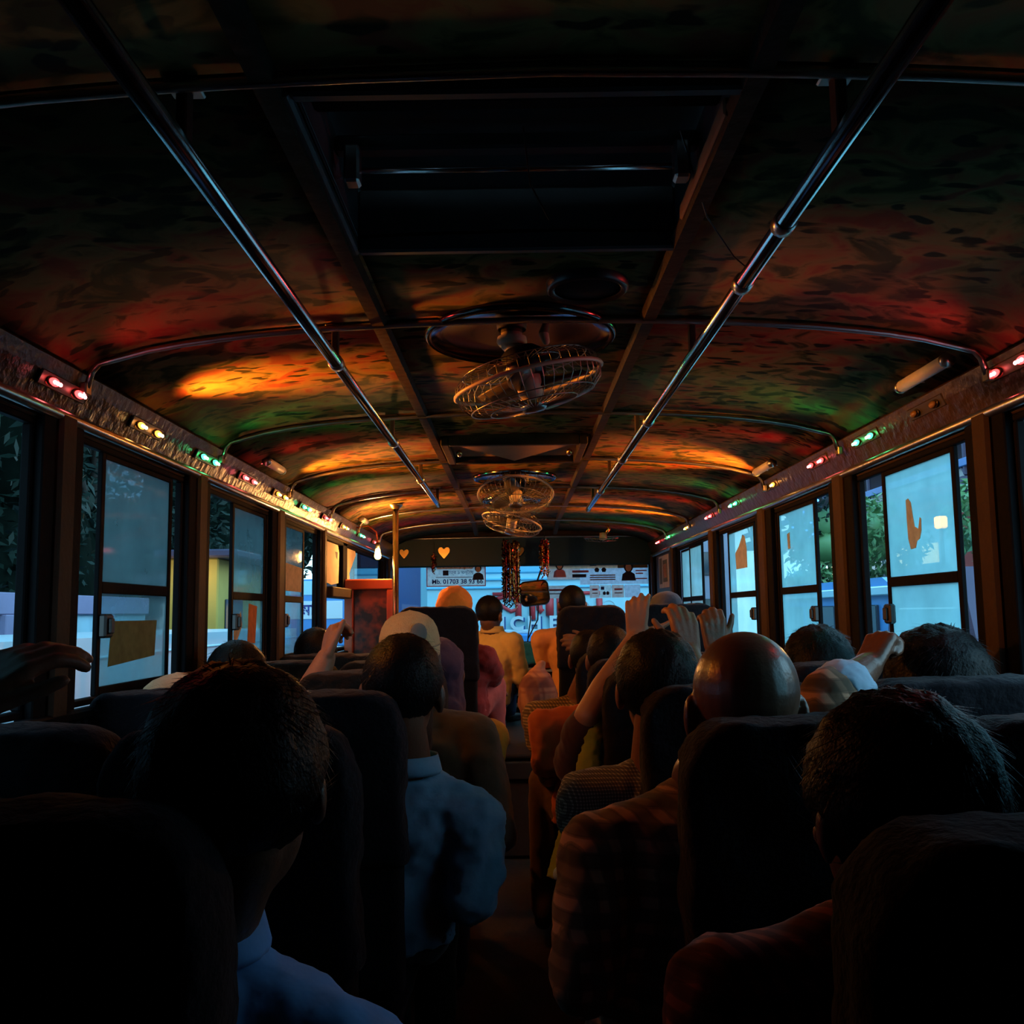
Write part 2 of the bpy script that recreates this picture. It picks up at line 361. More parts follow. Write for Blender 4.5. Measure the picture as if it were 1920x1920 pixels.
    def ell(s, c, rad, rot=None, n=16, m=10):
        c = V(c); out = []
        for i in range(m + 1):
            an = -math.pi / 2 + math.pi * i / m; cr_ = max(math.cos(an), 0.01); z = math.sin(an); ring = []
            for k in range(n):
                q = V((rad[0] * cr_ * math.cos(2 * math.pi * k / n), rad[1] * cr_ * math.sin(2 * math.pi * k / n), rad[2] * z))
                ring.append(c + (rot @ q if rot is not None else q))
            out.append(ring)
        return s.rings(out)
    def lathe(s, prof, n=32, mtx=None, caps=False):
        out = []
        for r, z in prof:
            ring = [V((r * math.cos(2 * math.pi * k / n), r * math.sin(2 * math.pi * k / n), z)) for k in range(n)]
            out.append([mtx @ q for q in ring] if mtx is not None else ring)
        return s.rings(out, caps)
    def prism(s, poly, fn, d0, d1):
        """polygon (u,v) extruded from depth d0 to d1; fn(u,v,d)->point"""
        n = len(poly); vs = [fn(u, v_, d0) for u, v_ in poly] + [fn(u, v_, d1) for u, v_ in poly]
        fs = [tuple(reversed(range(n))), tuple(range(n, 2 * n))] + [(i, (i + 1) % n, n + (i + 1) % n, n + i) for i in range(n)]
        return s.add(vs, fs)
    def mesh(s, name, org=(0, 0, 0)):
        me = bpy.data.meshes.new(name); og = V(org)
        me.from_pydata([q - og for q in s.v], [], s.f); me.update()
        bm_ = bmesh.new(); bm_.from_mesh(me); bmesh.ops.recalc_face_normals(bm_, faces=bm_.faces); bm_.to_mesh(me); bm_.free()
        return me
    def build(s, name, material, parent=None, smooth=False, org=None):
        og = V(org) if org is not None else (worg(parent) if parent is not None else V((0, 0, 0)))
        return mkobj(name, s.mesh(name, og), material, parent, og, smooth)

ORG = {}
def worg(p):
    return ORG[p.name]

def mkobj(name, me, material, parent=None, org=(0, 0, 0), smooth=False):
    ob = bpy.data.objects.new(name, me); COL.objects.link(ob)
    m_ = M[material] if isinstance(material, str) else material
    me.materials.clear(); me.materials.append(m_)
    if smooth:
        me.polygons.foreach_set('use_smooth', [True] * len(me.polygons)); me.update()
    og = V(org); ORG[ob.name] = og
    if parent is not None:
        ob.parent = parent; ob.location = og - worg(parent)
    else:
        ob.location = og
    return ob

def thing(name, label, cat, loc, group=None):
    e = bpy.data.objects.new(name, None); COL.objects.link(e); e.empty_display_size = 0.1
    e.location = loc; ORG[e.name] = V(loc); e['label'] = label; e['category'] = cat
    if group: e['group'] = group
    return e

def tag(ob, label=None, cat=None, group=None, kind=None):
    if label: ob['label'] = label
    if cat: ob['category'] = cat
    if group: ob['group'] = group
    if kind: ob['kind'] = kind
    return ob

def struct(name, mb, material, label=None, smooth=False):
    ob = mb.build(name, material, None, smooth); ob['kind'] = 'structure'
    if label: ob['label'] = label
    return ob

def struct_root(name, loc, label=None):
    e = bpy.data.objects.new(name, None); COL.objects.link(e); e.location = loc; ORG[e.name] = V(loc); e['kind'] = 'structure'
    if label: e['label'] = label
    return e

TEX = {}
def clouds(sz, kind='CLOUDS'):
    k = (round(sz, 4), kind)
    if k not in TEX:
        t = bpy.data.textures.new('fold_noise', kind); t.noise_scale = sz
        if kind == 'CLOUDS': t.noise_depth = 2
        TEX[k] = t
    return TEX[k]

def remesh(mb, voxel, smooth_it=4, disp=0.0, dscale=0.08, disp2=0.0, dscale2=0.03):
    """one continuous skin over the overlapping pieces of mb"""
    me = mb.mesh('tmp'); ob = bpy.data.objects.new('tmp', me); COL.objects.link(ob)
    r = ob.modifiers.new('r', 'REMESH'); r.mode = 'VOXEL'; r.voxel_size = voxel; r.adaptivity = 0
    if smooth_it:
        s_ = ob.modifiers.new('s', 'SMOOTH'); s_.factor = 0.5; s_.iterations = smooth_it
    for a, b_ in ((disp, dscale), (disp2, dscale2)):
        if a:
            d = ob.modifiers.new('d', 'DISPLACE'); d.texture = clouds(b_); d.strength = a; d.mid_level = 0.5; d.texture_coords = 'LOCAL'
    dg = bpy.context.evaluated_depsgraph_get()
    out = bpy.data.meshes.new_from_object(ob.evaluated_get(dg))
    bpy.data.objects.remove(ob); bpy.data.meshes.remove(me)
    return out

def organic(name, mb, material, parent, voxel=0.008, smooth_it=4, **k):
    me = remesh(mb, voxel, smooth_it, **k); me.name = name
    og = worg(parent)
    me.transform(Matrix.Translation(-og))
    return mkobj(name, me, material, parent, og, True)

def text_mesh(body, size, fn, depth, name, material, parent, align='CENTER', bold=0.0):
    """lettering laid on a surface: fn(u, v, d) -> point"""
    cu = bpy.data.curves.new('txt', 'FONT'); cu.body = body; cu.size = size; cu.align_x = align; cu.align_y = 'CENTER'; cu.extrude = 0.0; cu.offset = bold
    cu.resolution_u = 3
    ob = bpy.data.objects.new('txt', cu); COL.objects.link(ob)
    dg = bpy.context.evaluated_depsgraph_get(); dg.update()
    me = bpy.data.meshes.new_from_object(ob.evaluated_get(dg))
    bpy.data.objects.remove(ob)
    og = worg(parent)
    for v_ in me.vertices: v_.co = fn(v_.co.x, v_.co.y, depth) - og
    return mkobj(name, me, material, parent, og)
# ================================================================== bus shell
XC = 0.05; XL, XR = -0.98, 1.08
PROF = [(0, 1.905), (0.25, 1.900), (0.45, 1.892), (0.62, 1.880), (0.75, 1.866), (0.85, 1.849), (0.93, 1.828), (1.0, 1.79)]
def zc(x):
    a = abs(x - XC)
    for (a0, z0), (a1, z1) in zip(PROF, PROF[1:]):
        if a <= a1: return z0 + (z1 - z0) * (a - a0) / (a1 - a0)
    return PROF[-1][1]
RIBS = [0.12, 1.05, 2.0, 2.95, 3.85, 4.72, 5.55, 6.4]
YB, YF = -0.7, 7.4

struct('floor', MB().box((XL, YB, -0.06), (XR, YF, 0.0)), 'floor', 'dark worn bus floor')
struct('wall_rear', MB().box((XL - 0.05, YB - 0.05, 0), (XR + 0.05, YB, 1.95)), 'wall_panel', 'dark rear wall of the bus')
for nm, x0, x1 in (('wall_left', XL - 0.05, XL), ('wall_right', XR, XR + 0.05)):
    wl = struct(nm, MB().box((x0, YB, 0.0), (x1, YF, 1.03)), 'wall_panel', 'dark lower side panel under the bus windows')
    s = 1 if nm == 'wall_left' else -1
    xi = x1 if s > 0 else x0
    mb = MB().bbox((min(xi, xi + s * 0.03), YB, 1.03), (max(xi, xi + s * 0.03), YF, 1.055), 0.006); mb.build('window_sill', 'black_metal', wl)
    mb = MB().bbox((xi - s * 0.05 if s > 0 else xi, YB, 1.665), (xi if s > 0 else xi - s * 0.05, YF, 1.71), 0.004); mb.build('window_header', 'pillar', wl)
# ceiling: backing sheet + cloth panels between the ribs
def sheet(x0, x1, y0, y1, dz, nx=10, th=0.006):
    mb = MB(); xs = [x0 + (x1 - x0) * i / nx for i in range(nx + 1)]
    top = []; 
    vs = []; fs = []
    for x in xs:
        z = zc(x) + dz
        vs += [(x, y0, z), (x, y1, z), (x, y1, z + th), (x, y0, z + th)]
    for i in range(nx):
        a = i * 4; b_ = a + 4
        for k in range(4): fs.append((a + k, a + (k + 1) % 4, b_ + (k + 1) % 4, b_ + k))
    fs += [(3, 2, 1, 0), tuple(nx * 4 + k for k in range(4))]
    return mb.add(vs, fs)
HX0, HX1 = -0.27, 0.29      # roof hatch sides
HY0, HY1 = 1.10, 1.58
ceil = struct_root('ceiling', (0, 0, 1.9), 'curved bus ceiling lined with dark floral printed cloth')
xs_l, xs_r = XC - 1.0, XC + 1.0
def panel(x0, x1, y0, y1): sheet(x0, x1, y0 + 0.002, y1 - 0.002, 0.0, 24 if x1 - x0 > 1 else 10).build('ceiling_panel', 'ceiling', ceil, True)
yy = [YB] + RIBS + [YF]
for y0, y1 in zip(yy, yy[1:]):
    if abs(y0 - 1.05) < 0.01:
        panel(xs_l, HX0, y0, y1); panel(HX1, xs_r, y0, y1); panel(HX0, HX1, y0, HY0); panel(HX0, HX1, HY1, y1)
    else: panel(xs_l, xs_r, y0, y1)
sheet(xs_l - 0.06, HX0, YB, YF, 0.012, 12).build('roof_skin', 'hatch', ceil, True)
sheet(HX1, xs_r + 0.06, YB, YF, 0.012, 12).build('roof_skin', 'hatch', ceil, True)
sheet(HX0, HX1, YB, HY0, 0.012, 6).build('roof_skin', 'hatch', ceil, True)
sheet(HX0, HX1, HY1, YF, 0.012, 6).build('roof_skin', 'hatch', ceil, True)
# coves above the windows
for nm, s in (('trim_1', -1), ('trim_2', 1)):
    pts = [(1.0, 1.795), (0.992, 1.785), (1.003, 1.755), (1.018, 1.725), (1.03, 1.70), (1.09, 1.70), (1.09, 1.80)]
    mb = MB(); rg = []
    for y in [YB + (YF - YB) * i / 60 for i in range(61)]:
        rg.append([V((XC + s * (a + 0.0025 * noise.noise(V((y * 2.1, a * 9, s)))), y, z)) for a, z in pts])
    mb.rings(rg); t_ = struct(nm, mb, 'cove', 'glossy brown cove panel carrying lamps above the ' + ('tree-side' if s < 0 else 'street-side') + ' windows', False)
    MB().tube([(XC + s * 1.015, YB, 1.683), (XC + s * 1.015, YF - 0.1, 1.683)], 0.013, 10).build('handrail', 'dull_chrome', t_, True)
# battens along the ceiling
for nm, x in (('trim_3', -0.295), ('trim_4', 0.30)):
    mb = MB(); rg = []
    for y in [YB, 0, 1, 2, 3, 4, 5, 6, 6.6, 6.9, 7.05]:
        z = zc(x) - 0.002 - (0.0 if y < 6.7 else (y - 6.6) * 0.10)
        xx = x + (0 if y < 6.7 else 0.03 * (y - 6.6) * (-1 if x > 0 else 1) * 0)
        hw = 0.019
        rg.append([V((xx - hw, y, z)), V((xx - hw * 0.7, y, z - 0.014)), V((xx + hw * 0.7, y, z - 0.014)), V((xx + hw, y, z)), V((xx + hw, y, z + 0.004)), V((xx - hw, y, z + 0.004))])
    mb.rings(rg); struct(nm, mb, 'batten', 'brown ceiling batten running ' + ('tree' if x < 0 else 'street') + ' side of the fans')
# chrome roof ribs
for i, y in enumerate(RIBS):
    rib = struct_root('trim_%d' % (5 + i), (XC, y, zc(XC)), 'slim chrome roof hoop across the bus ceiling')
    pts = [(XC + (k / 12) * 0.93, y, zc(XC + (k / 12) * 0.93) - 0.012) for k in range(-12, 13)]
    l = pts[0]; r = pts[-1]
    pl = [(XC - 0.985, y, 1.755), (XC - 0.975, y, 1.79), (XC - 0.96, y, 1.808)]; pr = [(XC + 0.96, y, 1.808), (XC + 0.975, y, 1.79), (XC + 0.985, y, 1.755)]
    MB().tube(pl + pts + pr, 0.0075, 8).build('hoop', 'dull_chrome', rib, True)
    for s in (-1, 1):
        mb = MB().bbox((XC + s * 0.988 - 0.008, y - 0.014, 1.738), (XC + s * 0.988 + 0.008, y + 0.014, 1.765), 0.003); mb.build('hoop_foot', 'dull_chrome', rib)

# ------------------------------------------------------------------ pillars and windows
PL = [(0.95, 1.08), (1.88, 2.06), (2.74, 2.93), (3.69, 3.91), (4.60, 4.75), (6.93, 7.35)]
PR = [(0.95, 1.10), (2.0, 2.18), (2.93, 3.15), (3.88, 4.13), (4.95, 5.16), (6.25, 6.45), (7.20, 7.38)]
npil = 20
for side, lst in ((-1, PL), (1, PR)):
    x = XL if side < 0 else XR
    for i, (y0, y1) in enumerate(lst):
        mb = MB()
        xa, xb = (x - 0.022, x + 0.028) if side < 0 else (x - 0.028, x + 0.022)
        w_ = y1 - y0
        pil = struct_root('trim_%d' % npil, (x, (y0 + y1) / 2, 1.03), 'brown painted window pillar with dark channels'); npil += 1
        mb.bbox((xa, y0 + w_ * 0.30, 1.03), (xb, y1 - w_ * 0.30, 1.69), 0.008).build('pillar_cover', 'pillar', pil)
        for a, b_ in ((y0, y0 + w_ * 0.30), (y1 - w_ * 0.30, y1)):
            m2 = MB().bbox((xa, a, 1.03), (xb - 0.012 if side < 0 else xb, b_, 1.69), 0.003) if side < 0 else MB().bbox((xa + 0.012, a, 1.03), (xb, b_, 1.69), 0.003)
            m2.build('slide_channel', 'black_metal', pil)

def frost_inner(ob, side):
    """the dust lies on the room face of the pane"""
    ob.data.materials.append(M['frost'] if side > 0 else M['grimy_shaded'])
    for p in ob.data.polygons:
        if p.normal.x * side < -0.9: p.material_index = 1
nwin = 0
def window(side, y0, y1, sashes, z0=1.055, z1=1.665, mid=1.325, label=None):
    """sliding window between two pillars; sashes = [(ya, yb, track, latch at ya/yb/None)]"""
    global nwin; nwin += 1
    x = XL if side < 0 else XR
    root = struct_root('window_%d' % nwin, (x, (y0 + y1) / 2, z0), label)
    f = MB(); t = 0.016
    def bx(a0, a1, ya, yb, za, zb): return ((min(x + side * a0, x + side * a1), ya, za), (max(x + side * a0, x + side * a1), yb, zb))
    for a, b_, c, d in ((y0, y1, z0, z0 + t), (y0, y1, z1 - t, z1), (y0, y0 + t, z0 + t, z1 - t), (y1 - t, y1, z0 + t, z1 - t)):
        f.bbox(*bx(0.002, 0.022, a, b_, c, d), 0.003)
    f.build('window_frame', 'black_metal', root)
    for (ya, yb, track, latch) in sashes:
        a0 = 0.006 + 0.014 * track; a1 = a0 + 0.012
        s_ = MB(); ft = 0.021
        za, zb = z0 + t, z1 - t
        for a, b_, c, d in ((ya, ya + ft, za, zb), (yb - ft, yb, za, zb), (ya + ft, yb - ft, za, za + 0.02), (ya + ft, yb - ft, zb - 0.014, zb), (ya + ft, yb - ft, mid - 0.014, mid + 0.014)):
            s_.bbox(*bx(a0, a1, a, b_, c, d), 0.002)
        so = s_.build('sash', 'black_metal', root)
        for c, d in ((za + 0.02, mid - 0.014), (mid + 0.014, zb - 0.014)):
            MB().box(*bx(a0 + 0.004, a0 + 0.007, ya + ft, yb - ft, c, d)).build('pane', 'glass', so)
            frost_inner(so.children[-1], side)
        if latch is not None:
            ly = ya + 0.005 if latch == 'a' else yb - 0.05
            lm = MB().bbox(*bx(a0 - 0.018, a0 + 0.002, ly, ly + 0.045, 1.205, 1.262), 0.005)
            lm.bbox(*bx(a0 - 0.026, a0 - 0.016, ly + 0.012, ly + 0.033, 1.215, 1.252), 0.003)
            lm.build('latch', 'black_plastic', so)
    return root
# tree side
MB().box((XL - 0.05, YB, 1.03), (XL, 0.95, 1.70)).build('light_block_panel', 'wall_panel', bpy.data.objects['wall_left'])  # unseen solid panel, added to keep daylight off the seat backs
window(-1, 1.08, 1.88, [(1.10, 1.42, 0, None)])
WL1 = window(-1, 2.06, 2.74, [(2.205, 2.665, 0, 'a')])
WL2 = window(-1, 2.93, 3.69, [(3.24, 3.67, 0, 'a')])
WL3 = window(-1, 3.91, 4.60, [(3.94, 4.34, 0, 'a')])
# street side
MB().box((XR, YB, 1.03), (XR + 0.05, 0.95, 1.70)).build('light_block_panel', 'wall_panel', bpy.data.objects['wall_right'])  # matching unseen panel, added to shut out light from behind
window(1, 1.10, 2.0, [(1.12, 1.5, 0, None)])
WR1 = window(1, 2.18, 2.93, [(2.285, 2.745, 0, 'b')])
WR2 = window(1, 3.15, 3.88, [(3.37, 3.86, 0, 'a')])
WR3 = window(1, 4.13, 4.95, [(4.24, 4.78, 0, 'a')])
WR4 = window(1, 5.16, 6.25, [(5.45, 5.85, 0, None), (5.86, 6.22, 1, None)])
# small cab window on the street side, with its board above
nwin += 1
cw = struct_root('window_%d' % nwin, (XR, 6.8, 1.03), 'small cab window under a poster board')
MB().bbox((XR, 6.45, 1.36), (XR + 0.04, 7.20, 1.665), 0.004).build('board', 'wall_panel', cw)
f = MB()
for a, b_, c, d in ((6.45, 7.20, 1.055, 1.075), (6.45, 7.20, 1.34, 1.36), (6.45, 6.47, 1.075, 1.34), (7.18, 7.20, 1.075, 1.34), (6.80, 6.82, 1.075, 1.34)): f.bbox((XR, a, c), (XR + 0.03, b_, d), 0.003)
f.build('window_frame', 'black_metal', cw)
MB().box((XR + 0.012, 6.47, 1.075), (XR + 0.015, 6.80, 1.34)).build('pane', 'glass', cw); MB().box((XR + 0.012, 6.82, 1.075), (XR + 0.015, 7.18, 1.34)).build('pane', 'glass', cw)
# cab window on the tree side: glossy upper pane, ledge, open lower part
nwin += 1
cw = struct_root('window_%d' % nwin, (XL, 5.8, 1.03), 'cab window with glossy upper pane and a ledge')
f = MB()
for a, b_, c, d in ((4.75, 6.93, 1.055, 1.075), (4.75, 6.93, 1.645, 1.665), (5.28, 5.40, 1.40, 1.665), (6.88, 6.93, 1.075, 1.645)): f.bbox((XL - 0.035, a, c), (XL + 0.004, b_, d), 0.003)
f.build('window_frame', 'black_metal', cw)
MB().bbox((XL - 0.04, 4.75, 1.345), (XL + 0.05, 6.93, 1.40), 0.006).build('ledge', 'pillar', cw)
MB().box((XL - 0.02, 4.77, 1.40), (XL - 0.016, 5.28, 1.645)).build('pane', 'cab_glass', cw); MB().box((XL - 0.02, 5.40, 1.40), (XL - 0.016, 6.88, 1.645)).build('pane', 'cab_glass', cw)

# ------------------------------------------------------------------ front end
wf = struct('wall_front', MB().box((XL - 0.05, YF, 0.0), (XR + 0.05, YF + 0.05, 1.02)), 'wall_panel', 'dark panel below the windscreen')
MB().bbox((XL, YF - 0.03, 1.62), (XR, YF + 0.03, 1.90), 0.01).build('header_panel', 'teal_panel', wf)
MB().bbox((XL, YF - 0.07, 1.855), (XR, YF - 0.03, 1.90), 0.01).build('header_beam', 'batten', wf)
MB().tube([(XL + 0.04, YF - 0.06, 1.838)] + [(XL + 0.04 + (XR - XL - 0.08) * k / 10, YF - 0.06, 1.842 + 0.006 * math.sin(math.pi * k / 10)) for k in range(1, 10)] + [(XR - 0.04, YF - 0.06, 1.838)], 0.009, 8).build('header_tube', 'dull_chrome', wf, True)
for x0, x1 in ((XL - 0.05, XL + 0.03), (XR - 0.03, XR + 0.05)): MB().bbox((x0, YF - 0.02, 1.0), (x1, YF + 0.04, 1.9), 0.01).build('windscreen_post', 'black_metal', wf)
nwin += 1
ws = struct('window_%d' % nwin, MB().box((XL + 0.03, YF + 0.005, 1.02), (XR - 0.03, YF + 0.010, 1.62)), 'glass', 'wide clear windscreen')
MB().bbox((XL + 0.03, YF, 1.005), (XR - 0.03, YF + 0.02, 1.03), 0.004).build('rubber_seal', 'rubber', ws)
# dashboard with slats
dash = thing('dashboard', 'dark dashboard with pale worn slats under the windscreen', 'dashboard', (0.05, 7.2, 0.0))
MB().bbox((XL + 0.06, 7.12, 0.0), (XR - 0.06, 7.36, 1.0), 0.02).build('dash_body', 'black_plastic', dash)
for z in (0.985, 0.905, 0.825, 0.735, 0.650, 0.565): MB().bbox((-0.34, 7.085, z - 0.016), (0.52, 7.12, z + 0.016), 0.005).build('slat', 'wood_slat', dash)
mb = MB(); 
og = MB().bbox((-0.045, 6.99, 0.880), (0.185, 7.03, 1.02), 0.015)
tc_ = thing('teal_cushion', 'teal cloth pad hung on the dashboard slats', 'cushion', (0.07, 7.05, 0.88))
organic('pad', MB().bbox((-0.045, 7.035, 0.870), (0.185, 7.078, 1.03), 0.014), 'teal_cloth', tc_, 0.006, 3, disp=0.012, dscale=0.04)
# engine cover
ec = thing('engine_cover', 'grey engine cover box between the front seats', 'engine cover', (0.02, 5.8, 0.0))
MB().bbox((-0.20, 4.93, 0.0), (0.22, 6.95, 0.50), 0.02).build('cover_box', 'floor', ec)
MB().bbox((-0.21, 4.92, 0.50), (0.23, 6.96, 0.525), 0.008).build('rubber_mat', 'rubber', ec)
MB().bbox((-0.205, 4.905, 0.40), (0.225, 4.93, 0.49), 0.006).build('front_lip', 'hatch', ec)

# ------------------------------------------------------------------ grab rails
def grab_rail(x, y1, joints, lab):
    t = thing('grab_rail', lab, 'grab rail', (x, 2.5, 1.81), 'overhead grab rails')
    ys = [-0.4] + joints + [y1]
    MB().tube([(x, -0.4, 1.81), (x, y1 - 0.1, 1.81), (x, y1, 1.806)], 0.0135, 14).build('rail_tube', 'chrome', t, True)
    for j in joints: MB().lathe([(0.0138, -0.014), (0.0175, -0.012), (0.0175, 0.012), (0.0138, 0.014)], 14, Matrix.Translation((x, j, 1.81)) @ Matrix.Rotation(math.pi / 2, 4, 'X')).build('collar', 'dull_chrome', t, True)
    for h in RIBS:
        if h < y1 + 0.1:
            y = min(h + 0.02, y1 - 0.03)
            mb = MB().bbox((x - 0.007, y - 0.012, 1.815), (x + 0.007, y + 0.012, zc(x) + 0.002), 0.002)
            mb.build('hanger', 'pillar', t)
            MB().bbox((x - 0.02, y - 0.02, zc(x) - 0.006), (x + 0.02, y + 0.02, zc(x) + 0.001), 0.002).build('hanger_plate', 'dull_chrome', t)
grab_rail(-0.394, 4.74, [2.03, 3.0, 3.86], 'chrome overhead grab rail on the tree side of the fans')
grab_rail(0.398, 5.06, [1.31, 1.56, 2.72, 3.40, 4.3], 'chrome overhead grab rail on the street side of the fans')
# upright pole by the orange cabinet
pl = thing('upright_pole', 'upright chrome pole beside the orange cabinet', 'pole', (-0.67, 5.2, 0.0))
MB().tube([(-0.67, 5.2, 0.0), (-0.67, 5.2, zc(-0.67))], 0.017, 14).build('pole_tube', 'chrome', pl, True)
MB().lathe([(0.018, 0.0), (0.045, 0.0), (0.045, 0.008), (0.02, 0.02)], 16, Matrix.Translation((-0.67, 5.2, 0.0))).build('base_flange', 'dull_chrome', pl, True)
MB().lathe([(0.018, 0.0), (0.04, 0.0), (0.04, -0.008), (0.02, -0.03)], 16, Matrix.Translation((-0.67, 5.2, zc(-0.67)))).build('top_flange', 'dull_chrome', pl, True)

# ------------------------------------------------------------------ marker lamps
def marker_lamp(side, y, colr, lab, n=2, lit=True, gap=0.12, z=1.752):
    x = XC + side * 1.003
    t = thing('marker_lamp', lab, 'lamp', (x, y, z), 'coloured marker lamps on the coves')
    tilt = Matrix.Rotation(side * -0.42, 3, 'Y')
    nrm = tilt @ V((-side, 0, 0))
    MB().bbox((x - 0.003, y - gap / 2 - 0.045, z - 0.016), (x + 0.003, y + gap / 2 + 0.045, z + 0.016), 0.002, tilt).build('lamp_base', 'lamp_base', t)
    for k in range(n):
        yk = y + (k - (n - 1) / 2) * gap
        bz = MB().lathe([(0.005, 0.003), (0.014, 0.003), (0.0155, 0.0), (0.014, -0.003)], 16, Matrix.Translation(V((x, yk, z)) + nrm * 0.004) @ Matrix.Diagonal((1, 1.5, 0.75, 1)) @ Matrix.Rotation(side * -(math.pi / 2), 4, 'Y'))
        bz.build('bezel', 'lamp_base', t, True)
        le = MB().ell(V((x, yk, z)) + nrm * 0.010, (0.007, 0.019, 0.0085), None, 14, 8)
        lo = le.build('lens', ('halo_' + colr) if lit else 'led_off', t, True)
        if lit:
            for q in (-1, 0, 1):
                MB().ell(V((x, yk + q * 0.0115, z)) + nrm * 0.0175, (0.0035, 0.0055, 0.0045), None, 8, 6).build('diode', 'led_' + colr, lo, True)
    if lit:
        ld = bpy.data.lights.new('marker_light', 'SPOT'); ld.color = LEDC[colr]; ld.energy = LED_W[colr]; ld.spot_size = math.radians(100); ld.spot_blend = 1.0; ld.shadow_soft_size = 0.02
        lo = bpy.data.objects.new('marker_light', ld); COL.objects.link(lo); lo.parent = t
        lo.location = nrm * 0.045
        d = V((-side * 0.95, 0, 0.30)).normalized(); lo.rotation_euler = d.to_track_quat('-Z', 'Y').to_euler()
        ls = bpy.data.lights.new('marker_spill', 'SPOT'); ls.color = LEDC[colr]; ls.energy = LED_ROOM_W[colr]; ls.spot_size = math.radians(140); ls.spot_blend = 1.0; ls.shadow_soft_size = 0.03
        so = bpy.data.objects.new('marker_spill', ls); COL.objects.link(so); so.parent = t; so.location = nrm * 0.045
        so.rotation_euler = V((-side * 0.88, 0, -0.47)).to_track_quat('-Z', 'Y').to_euler()
    return t
ORD = ['first', 'second', 'third', 'fourth', 'fifth']
cnt = {}
for side, lst in ((-1, [(1.985, 'red'), (2.447, 'amber'), (2.934, 'green'), (3.378, 'red'), (3.85, 'amber'), (4.311, 'green'), (4.80, 'red'), (5.294, 'amber'), (5.88, 'green'), (6.46, 'red')]),
                  (1, [(1.985, 'red'), (2.41, 'off'), (2.836, 'green'), (3.291, 'red'), (3.909, 'amber'), (4.567, 'green'), (5.154, 'red'), (5.818, 'amber'), (6.557, 'green'), (7.02, 'red')])):
    sd = 'tree-side' if side < 0 else 'street-side'
    for y, c in lst:
        y *= 0.973
        k = (side, c); cnt[k] = cnt.get(k, 0) + 1
        if c == 'off': marker_lamp(side, y, 'amber', 'unlit amber twin marker lamp on the street-side cove', lit=False, gap=0.11, z=1.757)
        else: marker_lamp(side, y, c, '%s lit twin marker lamp, %s %s one from the rear on the %s cove' % (c, ORD[cnt[k] - 1], c, sd), gap=0.11 if y < 4 else 0.1, z=1.740 if side < 0 else 1.757)
# warm bulb by the cab
bt = thing('cab_bulb', 'glowing warm filament bulb on the cab wall below the cove', 'bulb', (-0.80, 5.4, 1.58))
MB().capsule((-0.80, 5.4, 1.590), (-0.80, 5.4, 1.625), 0.020, 0.014).build('bulb_glass', 'bulb', bt, True)
MB().tube([(-0.80, 5.4, 1.635), (-0.80, 5.4, 1.67)], 0.013, 10).build('socket', 'black_plastic', bt, True)
MB().tube([(-0.80, 5.4, 1.67), (-0.81, 5.41, 1.73), (-0.86, 5.44, 1.772), (-0.94, 5.5, 1.768)], 0.004, 6).build('flex', 'orange_wood', bt, True)
ld = bpy.data.lights.new('bulb_light', 'POINT'); ld.color = (1.0, 0.42, 0.10); ld.energy = BULB_W; ld.shadow_soft_size = 0.03
lo = bpy.data.objects.new('bulb_light', ld); COL.objects.link(lo); lo.parent = bt; lo.location = V((-0.775, 5.38, 1.59)) - worg(bt)

# ------------------------------------------------------------------ dead tube lights on the coves
def tube_light(x, y, z, L, lab):
    t = thing('tube_light', lab, 'tube light', (x, y, z), 'unlit tube lights along the coves')
    MB().tube([(x, y - L / 2, z), (x, y + L / 2, z)], 0.016, 12).build('tube', 'white_plastic', t, True)
    for s in (-1, 1): MB().tube([(x, y + s * L / 2, z), (x, y + s * (L / 2 + 0.012), z)], 0.0175, 12).build('end_cap', 'dull_chrome', t, True)
    sx_ = -1 if x < 0 else 1
    for s in (-1, 1): MB().bbox((min(x, x + sx_ * 0.05), y + s * L * 0.3 - 0.006, z - 0.003), (max(x, x + sx_ * 0.05), y + s * L * 0.3 + 0.006, z + 0.012), 0.002).build('clip', 'dull_chrome', t)
tube_light(0.985, 2.20, 1.808, 0.24, 'unlit white tube light over the near street-side frosted window')
tube_light(0.985, 3.65, 1.808, 0.22, 'short unlit tube light over the second street-side frosted window')
tube_light(-0.89, 3.42, 1.806, 0.20, 'short unlit tube light over the second tree-side window')
tube_light(-0.89, 5.45, 1.806, 0.16, 'short unlit tube light near the cab on the tree side')

# ------------------------------------------------------------------ roof hatches
h = thing('roof_hatch', 'large dark roof hatch with raised lid nearest the camera', 'roof hatch', (0.01, 1.34, 1.9), 'roof hatches')
zb = 1.885; zt = 2.0
for a, b_ in (((HX0 - 0.02, HY0 - 0.02), (HX0, HY1 + 0.02)), ((HX1, HY0 - 0.02), (HX1 + 0.02, HY1 + 0.02)), ((HX0, HY0 - 0.02), (HX1, HY0)), ((HX0, HY1), (HX1, HY1 + 0.02))):
    MB().bbox((a[0], a[1], zb), (b_[0], b_[1], zt), 0.004).build('rim', 'hatch', h)
MB().bbox((HX0 - 0.03, HY0 - 0.03, 2.001), (HX1 + 0.03, HY1 + 0.03, 2.016), 0.004, Matrix.Rotation(-0.03, 3, 'X'), (0, HY1, 2.001)).build('lid', 'hatch', h)
MB().bbox((HX0, HY0 + 0.10, 1.945), (HX1, HY0 + 0.13, 2.0), 0.004).build('cross_bar', 'black_metal', h)
MB().bbox((HX0, HY0 + 0.26, 1.96), (HX1, HY0 + 0.29, 1.985), 0.004).build('cross_bar', 'hatch', h)
MB().tube([(HX0 + 0.02, HY0 + 0.28, 1.935), (HX1 - 0.02, HY0 + 0.28, 1.935)], 0.005, 8).build('lid_rod', 'chrome', h, True)
